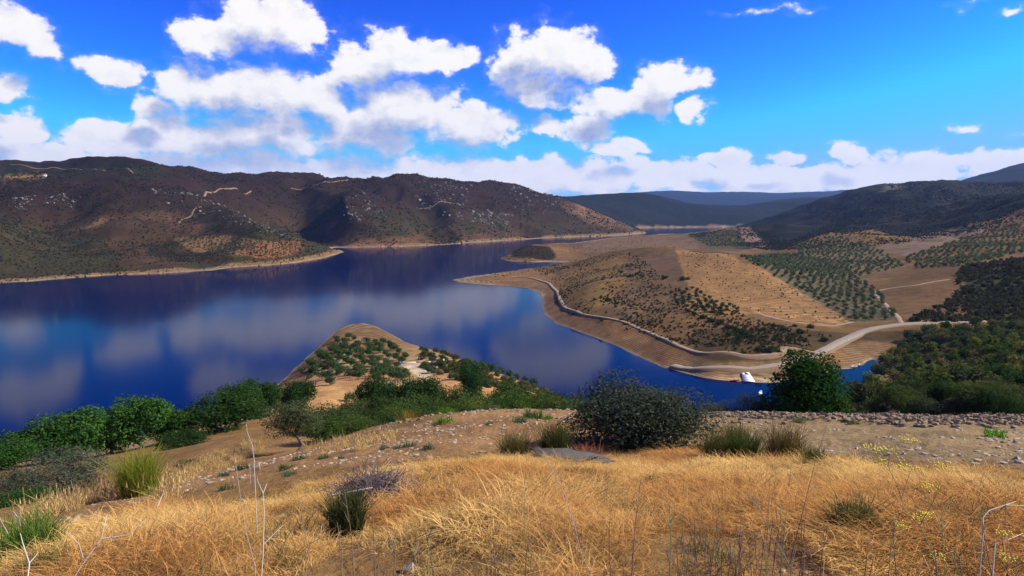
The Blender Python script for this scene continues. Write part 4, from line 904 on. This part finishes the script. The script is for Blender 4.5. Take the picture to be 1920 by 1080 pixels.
def wsample(poly, n, ymin, ymax, pw=1.):
    """even per ground area, thinned with distance"""
    ys = np.sqrt(rng.random(n*6)*(ymax**2-ymin**2)+ymin**2); xs = (rng.random(n*6)*2-1)*.95*ys; zs = ground(xs, ys); px, py = project(xs, ys, zs)
    m = inpoly(px, py, poly); P_ = np.stack([xs[m], ys[m], zs[m]], 1); return P_[:n]
pp = wsample(FG, 26000, 2.4, 19); v_ = fbm(pp[:, 0]/1.5, pp[:, 1]/1.5, 3, 81); ok_ = v_ > -.1+.16*rng.normal(size=len(v_)); pp = pp[ok_]; v_ = v_[ok_]
th_ = fbm(pp[:, 0]/2.3, pp[:, 1]/2.3, 3, 85)*5. + rng.normal(size=len(pp))*.5
scatter('dry_grass', pp, (.5+.95*np.clip(v_+.3, 0, 1))*(.75+.5*rng.random(len(pp))), GB, 'golden dry grass covering the slope in the foreground', np.stack([rng.normal(size=len(pp))*.12, rng.normal(size=len(pp))*.12, th_], 1))
pp = np.concatenate([wsample([(270,930),(330,880),(420,850),(490,815),(500,845),(420,880),(330,912)], 900, 25, 75), wsample([(280,945),(420,915),(380,935),(300,950)], 150, 12, 40), wsample([(240,940),(270,880),(330,875),(330,905)], 350, 18, 45), wsample([(560,850),(660,830),(760,812),(770,822),(660,850)], 350, 18, 50), wsample([(20,990),(100,955),(280,910),(290,920),(120,965)], 250, 12, 40)])
scatter('straw_grass', pp, 1.3+.9*rng.random(len(pp)), GS, 'pale straw grass along the dirt track')
WEED = grassmat('dry_weed', (.22, .15, .06), (.14, .13, .05), (.30, .16, .08)); WP_ = [pobj('p', blades(rs, 34, .10, .34, .004, .14, 1.1, 3, False).mesh('p', WEED)) for _ in range(4)]
pp = wsample(FG, 1500, 2.6, 19); v_ = fbm(pp[:, 0]/1.1, pp[:, 1]/1.1, 2, 87); pp = pp[v_ > .08]; scatter('dry_weeds', pp, .5+.7*rng.random(len(pp)), WP_, 'brown and olive weeds mixed into the dry grass')
# stones
STONE = plain('field_stone', (.34, .26, .17), .9, .45, 7., .02); GSTONE = plain('grey_stone', (.20, .14, .08), .9, .65, 3., .03)
PB = [pobj('p', blob(np.random.default_rng(240+i), 14, .65, STONE)) for i in range(4)]; PG = [pobj('p', blob(np.random.default_rng(250+i), 50, .7, GSTONE, .18)) for i in range(4)]
pp = np.concatenate([wsample(TRACK, 15000, 9, 42), wsample(FG, 500, 3, 20)]); v_ = fbm(pp[:, 0]/2., pp[:, 1]/2., 3, 83); pp = pp[v_ > -.12]; pp[:, 2] += .005
scatter('track_pebbles', pp, .03+.15*rng.random(len(pp))**5, PB, 'small stones strewn over the dirt track')
BL = [(1310,776),(1400,776),(1500,778),(1600,781),(1700,784),(1800,786),(1920,788),(1980,790)]
pp = wsample([(1310,770),(1500,772),(1700,776),(1990,782),(1990,797),(1700,797),(1500,788),(1310,781)], 3400, 22, 38); pp[:, 2] += .02+.08*rng.random(len(pp))
scatter('stone_rubble', pp, np.stack([(.05+.2*rng.random(len(pp))**2)*(.7+.9*rng.random(len(pp))) for _ in range(3)], 1), PG, 'grey rubble banked along the outer edge of the track')
pp = wsample([(690,803),(760,784),(860,766),(1080,768),(1080,774),(870,773),(770,794),(700,812)], 700, 22, 46); scatter('edge_rubble', pp, .08+.2*rng.random(len(pp))**2, PG, 'loose stones along the left outer edge of the track')
st_me = [blob(np.random.default_rng(260+i), 50, .7, GSTONE, .14) for i in range(5)]
for i in range(70):
    x = random.uniform(1330, 1915); h_ = hit(x, np.interp(x, [p[0] for p in BL], [p[1] for p in BL])+random.uniform(-2, 18), 18, 40)
    if h_:
        s_ = random.uniform(.10, .24); o = obj('stone', st_me[i % 5], None, (h_[0], h_[1], h_[2]+s_*.2), random.random()*6, (s_*1.3, s_, s_)); tag(o, 'angular grey stone in the rubble bank along the track', 'stone', 'stones of the rubble bank')
# layered rock outcrop
SLATE = plain('slate', (.06, .05, .042), .85, .5, 4., .03); x, y, z = hit(1055, 868, 8, 40); e = bpy.data.objects.new('rock_outcrop', None); e.location = (x, y, z); e.rotation_euler = (.06, .05, .12); link(e); tag(e, 'dark layered slate outcrop in the dry grass beside the big bush', 'rock')
for i in range(6):
    rr = np.random.default_rng(270+i); w_ = .72-.04*i+.12*rr.random(); V = [(w_*(1+.2*rr.normal())*math.cos(a), .3*(1+.25*rr.normal())*math.sin(a), 0) for a in np.linspace(0, 6.283, 15)[:-1]]; V = np.array(V)+[.12*rr.normal(), .05*rr.normal(), .02+.036*i]
    V2 = V*[.97, .94, 1]+[0, 0, .031]; n_ = len(V); Fc = [[j, (j+1) % n_, n_+(j+1) % n_, n_+j] for j in range(n_)]; tp_ = [[n_, n_+j, n_+j+1, n_+j+1] for j in range(1, n_-1)]
    obj('rock_layer', MB().add(np.concatenate([V, V2]), Fc+tp_).mesh('rock_layer', SLATE), e)
# broom, heather and tufts
BROOM = leafmat('broom_stems', .25)
def broom(name, px, Y, top, wpx, color, label, n=420, cat='shrub', lean=.8):
    hp = hit(px, Y, 3, 70) if Y > 100 else spot(px, Y); x, y, z = hp; Y = y; w = wpx*Y/F/2; w *= 1.15; h_ = max(zat(top, Y)-z, .35*w)*1.2; n = int(n*1.5); r = np.random.default_rng(int(px*7+Y))
    e = bpy.data.objects.new(name, None); e.location = (x, y, z); link(e); tag(e, label, cat)
    mb = blades(r, n, h_*.25, h_*1.1, .006*max(1, Y/16), w*.55, lean*w/h_*1.3, 3); obj('twigs', mb.mesh('twigs', BROOM), e, color=color)
    st_ = MB()
    for i in range(7):
        a = r.random()*6.28; st_.tube([(0, 0, -.05), (.2*w*math.cos(a), .2*w*math.sin(a), h_*.3), (.5*w*math.cos(a), .5*w*math.sin(a), h_*.6)], [.02, .014, .006], 5)
    obj('stem', st_.mesh('stem', BARK), e)
for a in [('broom_shrub',262,930,852,105,(.20,.22,.03),'yellow-green broom shrub in pale grass below the oaks',1500),
 ('broom_shrub',1345,870,805,95,(.09,.085,.03),'brownish broom shrub just right of the big dark bush',600),('broom_shrub',1400,874,808,85,(.06,.085,.022),'greenest broom shrub right of the big dark bush',700),
 ('broom_shrub',1470,872,796,100,(.12,.085,.035),'tall brown broom shrub in the middle of the right brooms',700),('broom_shrub',1525,886,840,48,(.045,.07,.018),'small dark green broom at the right end of the brooms',500),
 ('broom_shrub',1375,852,790,60,(.13,.10,.04),'thin brown broom behind the other brooms',300),('broom_shrub',965,864,808,90,(.12,.10,.035),'brown-green broom left of the slate outcrop',700),
 ('broom_shrub',1040,862,795,80,(.065,.07,.025),'dark green broom touching the left foot of the big bush',800),('broom_shrub',900,872,848,50,(.09,.07,.03),'low brown heather left of the brown-green broom',300),
 ('broom_shrub',1100,870,836,90,(.30,.11,.06),'reddish dry grass clump beside the slate outcrop',700),('broom_shrub',1600,1005,935,110,(.10,.10,.04),'dark thin green broom standing in the golden grass',500),
 ('broom_shrub',60,1065,972,150,(.10,.17,.03),'bright green wispy broom at the lower left corner',1100),('broom_shrub',95,1080,1025,130,(.16,.14,.04),'brownish broom at the bottom left corner',700),
 ('broom_shrub',768,52,776,48,(.24,.16,.03),'orange-yellow broom below the track edge',700),('broom_shrub',650,1000,925,95,(.07,.075,.03),'dark green shrub under the pile of dry twigs',900)]: broom(*a)
tuft_me = [blades(np.random.default_rng(310+i), 110, .3, .75, .02, .42, .9, 2).mesh('tuft', LEAF) for i in range(3)]
TL = [(835,792,40,(.09,.19,.02),'bright green tuft at the stony track edge'),(1000,783,44,(.05,.11,.035),'wide dark green tuft on the upper track'),(975,792,34,(.06,.12,.05),'blue-green tuft left of the wide dark tuft'),(1025,785,26,(.09,.18,.03),'light green tuft right of the wide dark tuft'),
 (917,796,16,(.06,.12,.04),'tiny green tuft alone on the middle of the track'),(535,880,30,(.045,.11,.03),'dark green tuft on the track below the lone olive tree'),(542,892,30,(.08,.12,.075),'blue-grey thistle tuft under the dark green tuft'),(607,860,28,(.055,.10,.045),'green tuft right of the lone olive trunk'),
 (562,862,30,(.07,.10,.06),'grey-green tuft at the foot of the lone olive tree'),(640,860,16,(.06,.11,.04),'small green tuft between track and dry grass'),(673,828,24,(.07,.1,.06),'grey-green tuft on the left side of the middle row'),(720,842,24,(.07,.11,.06),'thistle tuft second in the middle row'),(745,842,26,(.08,.11,.07),'thistle tuft third in the middle row'),(768,838,30,(.07,.1,.06),'thistle tuft fourth in the middle row'),(803,842,30,(.075,.11,.065),'thistle tuft at the right end of the middle row'),
 (425,918,34,(.05,.09,.035),'dark green tuft lower on the left track'),(455,880,30,(.06,.09,.035),'green tuft at the upper edge of the left track'),(420,893,26,(.06,.1,.05),'green tuft in the middle of the left track'),(1866,817,44,(.08,.24,.015),'vivid green tuft on the right track'),(1498,792,30,(.10,.13,.06),'grey-green tuft by the rubble bank'),(1600,795,26,(.10,.10,.05),'brownish green tuft by the rubble bank'),(240,972,36,(.06,.09,.045),'grey-green tuft at the lower edge of the left track')]
for i, (x, y, wp, c_, lb) in enumerate(TL):
    h_ = hit(x, y, 8, 60)
    if h_: s_ = wp*h_[1]/F/.95; o = obj('green_tuft', tuft_me[i % 3], None, h_, i*1.3, (s_, s_, s_*.62), c_); tag(o, lb, 'tuft')
# pile of dry twigs
TW = plain('dry_twigs', (.13, .095, .10), .9, .4, 3.); x, y, z = hit(690, 952, 3, 30); e = bpy.data.objects.new('twig_pile', None); e.location = (x, y, z); link(e); tag(e, 'purple-grey tangle of dry twigs lying on the golden slope', 'brush pile')
for q in range(4):
    mb = MB(); r = np.random.default_rng(320+q)
    for i in range(150):
        c0_ = np.array([r.normal()*.2+.05, r.normal()*.16, .1+.22*r.random()]); d = r.normal(size=3)*[1, .7, .55]; d[2] = abs(d[2])+.1; d /= np.linalg.norm(d); L_ = r.uniform(.2, .48); k_ = r.normal(size=3)*.06
        mb.tube([c0_, c0_+d*L_*.5+k_, c0_+d*L_], [.006, .0045, .0015], 3)
    obj('twigs', mb.mesh('twigs', TW), e)
mb = MB().tube([(-.45, -.25, .28), (-.1, -.28, .36), (.12, -.26, .4)], [.014, .012, .008], 6); obj('branch', mb.mesh('branch', plain('grey_branch', (.5, .46, .42), .8)), e)
# bleached branching stalks, dark stalks, fennel
PALE = plain('bleached_stem', (.46, .41, .34), .8, .15, 9.); DSTEM = plain('dark_stem', (.15, .09, .065), .85, .4, 9.); FSTEM = plain('fennel_stem', (.20, .20, .07), .7, .3, 9.); FLOW = plain('fennel_flower', (.72, .58, .04), .7, .2, 20.)
def pxline(pts_, Y, dy=0.):
    """stem through picture points, standing at distance Y and leaning a little away"""
    o = []
    for i, (px, py) in enumerate(pts_):
        yy = Y+dy*i; q, t = qt(px, py); o.append((t*yy, yy, H+q*yy))
    return np.array(o, float)
def stalk(name, lines, Y, rad, m_, label, group=None, cat='stalk'):
    main = pxline(lines[0], Y, .04); base = main[0].copy(); g0 = float(ground(base[0], base[1]))
    if base[2] > g0: main = np.concatenate([[[base[0], base[1], g0-.05]], main])
    org = main[0].copy(); e = bpy.data.objects.new(name, None); e.location = org; link(e); tag(e, label, cat, group)
    rad = rad*.45; k_ = len(main); obj('stem', MB().tube(main-org, np.linspace(rad, rad*.4, k_), 5).mesh('stem', m_, True), e)
    for j, l in enumerate(lines[1:]):
        p_ = pxline(l, Y+.06, .05*(-1)**j); obj('twig', MB().tube(p_-org, np.linspace(rad*.7, rad*.3, len(p_)), 5).mesh('twig', m_, True), e)
    return e, org
stalk('bleached_stalk', [[(490,1080),(493,1040),(495,960),(493,925),(500,908)], [(495,1020),(515,1000),(530,985)], [(493,925),(482,900),(485,870),(488,880)]], 4.2, .012, PALE, 'white bleached stalk with a forked top left of the twig pile')
stalk('bleached_stalk', [[(478,1060),(462,1000),(452,940),(445,890),(440,850)], [(452,940),(470,905),(468,870)]], 4.6, .007, plain('grey_stem', (.36, .3, .25), .8), 'thin grey leaning stalk behind the white forked stalk')
stalk('bleached_stalk', [[(476,860),(473,835),(463,808),(462,795)], [(473,835),(480,850)]], 6., .009, PALE, 'short white twig rising against the far grass slope')
stalk('bleached_stalk', [[(140,1080),(160,1050),(190,1010),(198,975),(201,965)], [(190,1010),(240,1003),(272,975)], [(158,1055),(148,1020),(124,996)], [(295,950),(306,925)]], 3.9, .012, PALE, 'white bleached stalk with spreading arms at the bottom left')
stalk('bleached_stalk', [[(52,1080),(55,1056),(43,1020),(38,1000)], [(55,1056),(72,1036)], [(38,985),(34,968),(38,952)], [(33,970),(24,958)], [(14,1000),(6,985),(0,972)]], 3.8, .013, PALE, 'white bleached stalk in the bottom left corner')
stalk('bleached_stalk', [[(574,1080),(573,1030),(570,990),(565,960),(563,935)], [(573,1040),(590,1010),(610,980)]], 4.4, .008, plain('brown_stem', (.22, .16, .12), .8), 'brown dry stalk between the white stalk and the twig pile')
stalk('bleached_branch', [[(1843,1000),(1843,970),(1855,957),(1885,947),(1920,948)], [(1885,947),(1905,940)]], 3.6, .009, PALE, 'white broken branch bent over at the right edge')
stalk('bleached_branch', [[(1866,1018),(1890,1012),(1918,1000)]], 3.4, .009, PALE, 'short white branch under the bent one at the right edge')
stalk('tall_stalk', [[(1110,1080),(1090,1040),(1078,990),(1060,930),(1040,890),(1020,850)], [(1075,985),(1072,960)]], 4., .008, plain('grey_stalk', (.3, .26, .23), .8), 'long grey leaning stalk across the golden grass in the middle')
stalk('tall_stalk', [[(1490,1080),(1470,1040),(1440,990),(1425,955),(1412,930)], [(1425,955),(1400,925)]], 3.8, .008, plain('grey_stalk2', (.2, .17, .16), .8), 'dark leaning stalk right of the middle of the grass')
stalk('tall_stalk', [[(1480,1060),(1500,980),(1515,920),(1530,860),(1550,800)], [(1515,925),(1535,905)]], 4.2, .006, DSTEM, 'tall thin brown stalk reaching up to the track on the right')
stalk('tall_stalk', [[(1860,1080),(1852,1040),(1845,1000),(1842,972)]], 3.5, .008, plain('red_stem', (.2, .06, .05), .7), 'dark red stalk under the bent white branch')
rr = random.Random(5)
for i in range(85):
    px = rr.uniform(640, 1900) if i < 65 else rr.uniform(1250, 1500); Y = rr.uniform(3.4, 4.6); tp = rr.uniform(960, 1050) if i % 6 else rr.uniform(880, 960); dx = rr.uniform(-18, 18)
    ln = [[(px, 1085), (px+dx*.4+rr.uniform(-3, 3), (1085+tp)/2), (px+dx, tp)]]
    for q in range(rr.randint(0, 2)): f = rr.uniform(.4, .85); x_, y_ = px+dx*f*.9, 1085+(tp-1085)*f; ln.append([(x_, y_), (x_+rr.choice((-1, 1))*rr.uniform(5, 12), y_-rr.uniform(12, 28))])
    stalk('dry_stalk', ln, Y, rr.uniform(.006, .010), [DSTEM, DSTEM, FSTEM, BARK][i % 4], 'thin dark dry stalk standing in the grass along the bottom', 'dry stalks along the bottom')
def fennel(lines, Y, umbels, label):
    e, org = stalk('fennel_plant', lines, Y, .007, FSTEM, label, None, 'plant')
    for (px, py, s_) in umbels:
        c0_ = pxline([(px, py)], Y+.05)[0]-org; mb = MB(); r = np.random.default_rng(int(px))
        for k_ in range(26):
            p_ = c0_+r.normal(size=3)*[s_, s_, s_*.3]; q_ = .006; mb.add([p_+[q_, 0, 0], p_+[0, q_, 0], p_-[q_, 0, 0], p_-[0, q_, 0], p_+[0, 0, q_], p_-[0, 0, q_]], [[0, 1, 4], [1, 2, 4], [2, 3, 4], [3, 0, 4], [1, 0, 5], [2, 1, 5], [3, 2, 5], [0, 3, 5]])
        obj('umbel', mb.mesh('umbel', FLOW), e)
fennel([[(1760,1080),(1745,1030),(1725,985),(1695,955),(1685,915),(1665,875),(1645,835)], [(1690,935),(1705,890),(1722,850)], [(1725,985),(1750,940),(1765,900)], [(1660,865),(1650,845),(1632,838)], [(1665,875),(1668,850)]], 3.6, [(1631,838,.03),(1666,843,.035),(1695,874,.035),(1763,874,.035),(1700,824,.025),(1652,866,.02)], 'large branching fennel with yellow flower heads on the right')
fennel([[(1800,1080),(1780,1030),(1760,985),(1745,950),(1730,915)], [(1760,985),(1775,950),(1790,930)], [(1780,1030),(1812,1005),(1830,990)]], 3.8, [(1722,968,.03),(1742,912,.03),(1690,985,.025),(1757,1042,.025),(1740,964,.02)], 'lower fennel with yellow heads beside the large one')
fennel([[(1910,1080),(1900,1050),(1890,1020),(1885,1000)], [(1900,1050),(1885,1045)]], 3.4, [(1888,1046,.03),(1884,1000,.02)], 'small yellow fennel in the bottom right corner')

# ------------------------------------------------------------------ air
hv, b = mat('haze'); hv.cycles.homogeneous_volume = True; pv = b.n('ShaderNodeVolumePrincipled'); pv.inputs['Density Attribute'].default_value = ''; pv.inputs['Color'].default_value = (.24, .44, 1., 1); pv.inputs['Density'].default_value = 2.6e-5; pv.inputs['Anisotropy'].default_value = .1
ho = hv.node_tree.nodes.new('ShaderNodeOutputMaterial'); hv.node_tree.links.new(pv.outputs[0], ho.inputs['Volume'])
zt = float(Z.max())+15
o = obj('haze', MB().box((0, 9600, (zt-18)/2), (50000, 19600, zt+18)).mesh('haze', hv)); o['kind'] = 'stuff'; o['label'] = 'thin blue summer haze over the lake and hills'
print('top', zt, 'tris', sum(len(m_.polygons) for m_ in bpy.data.meshes))
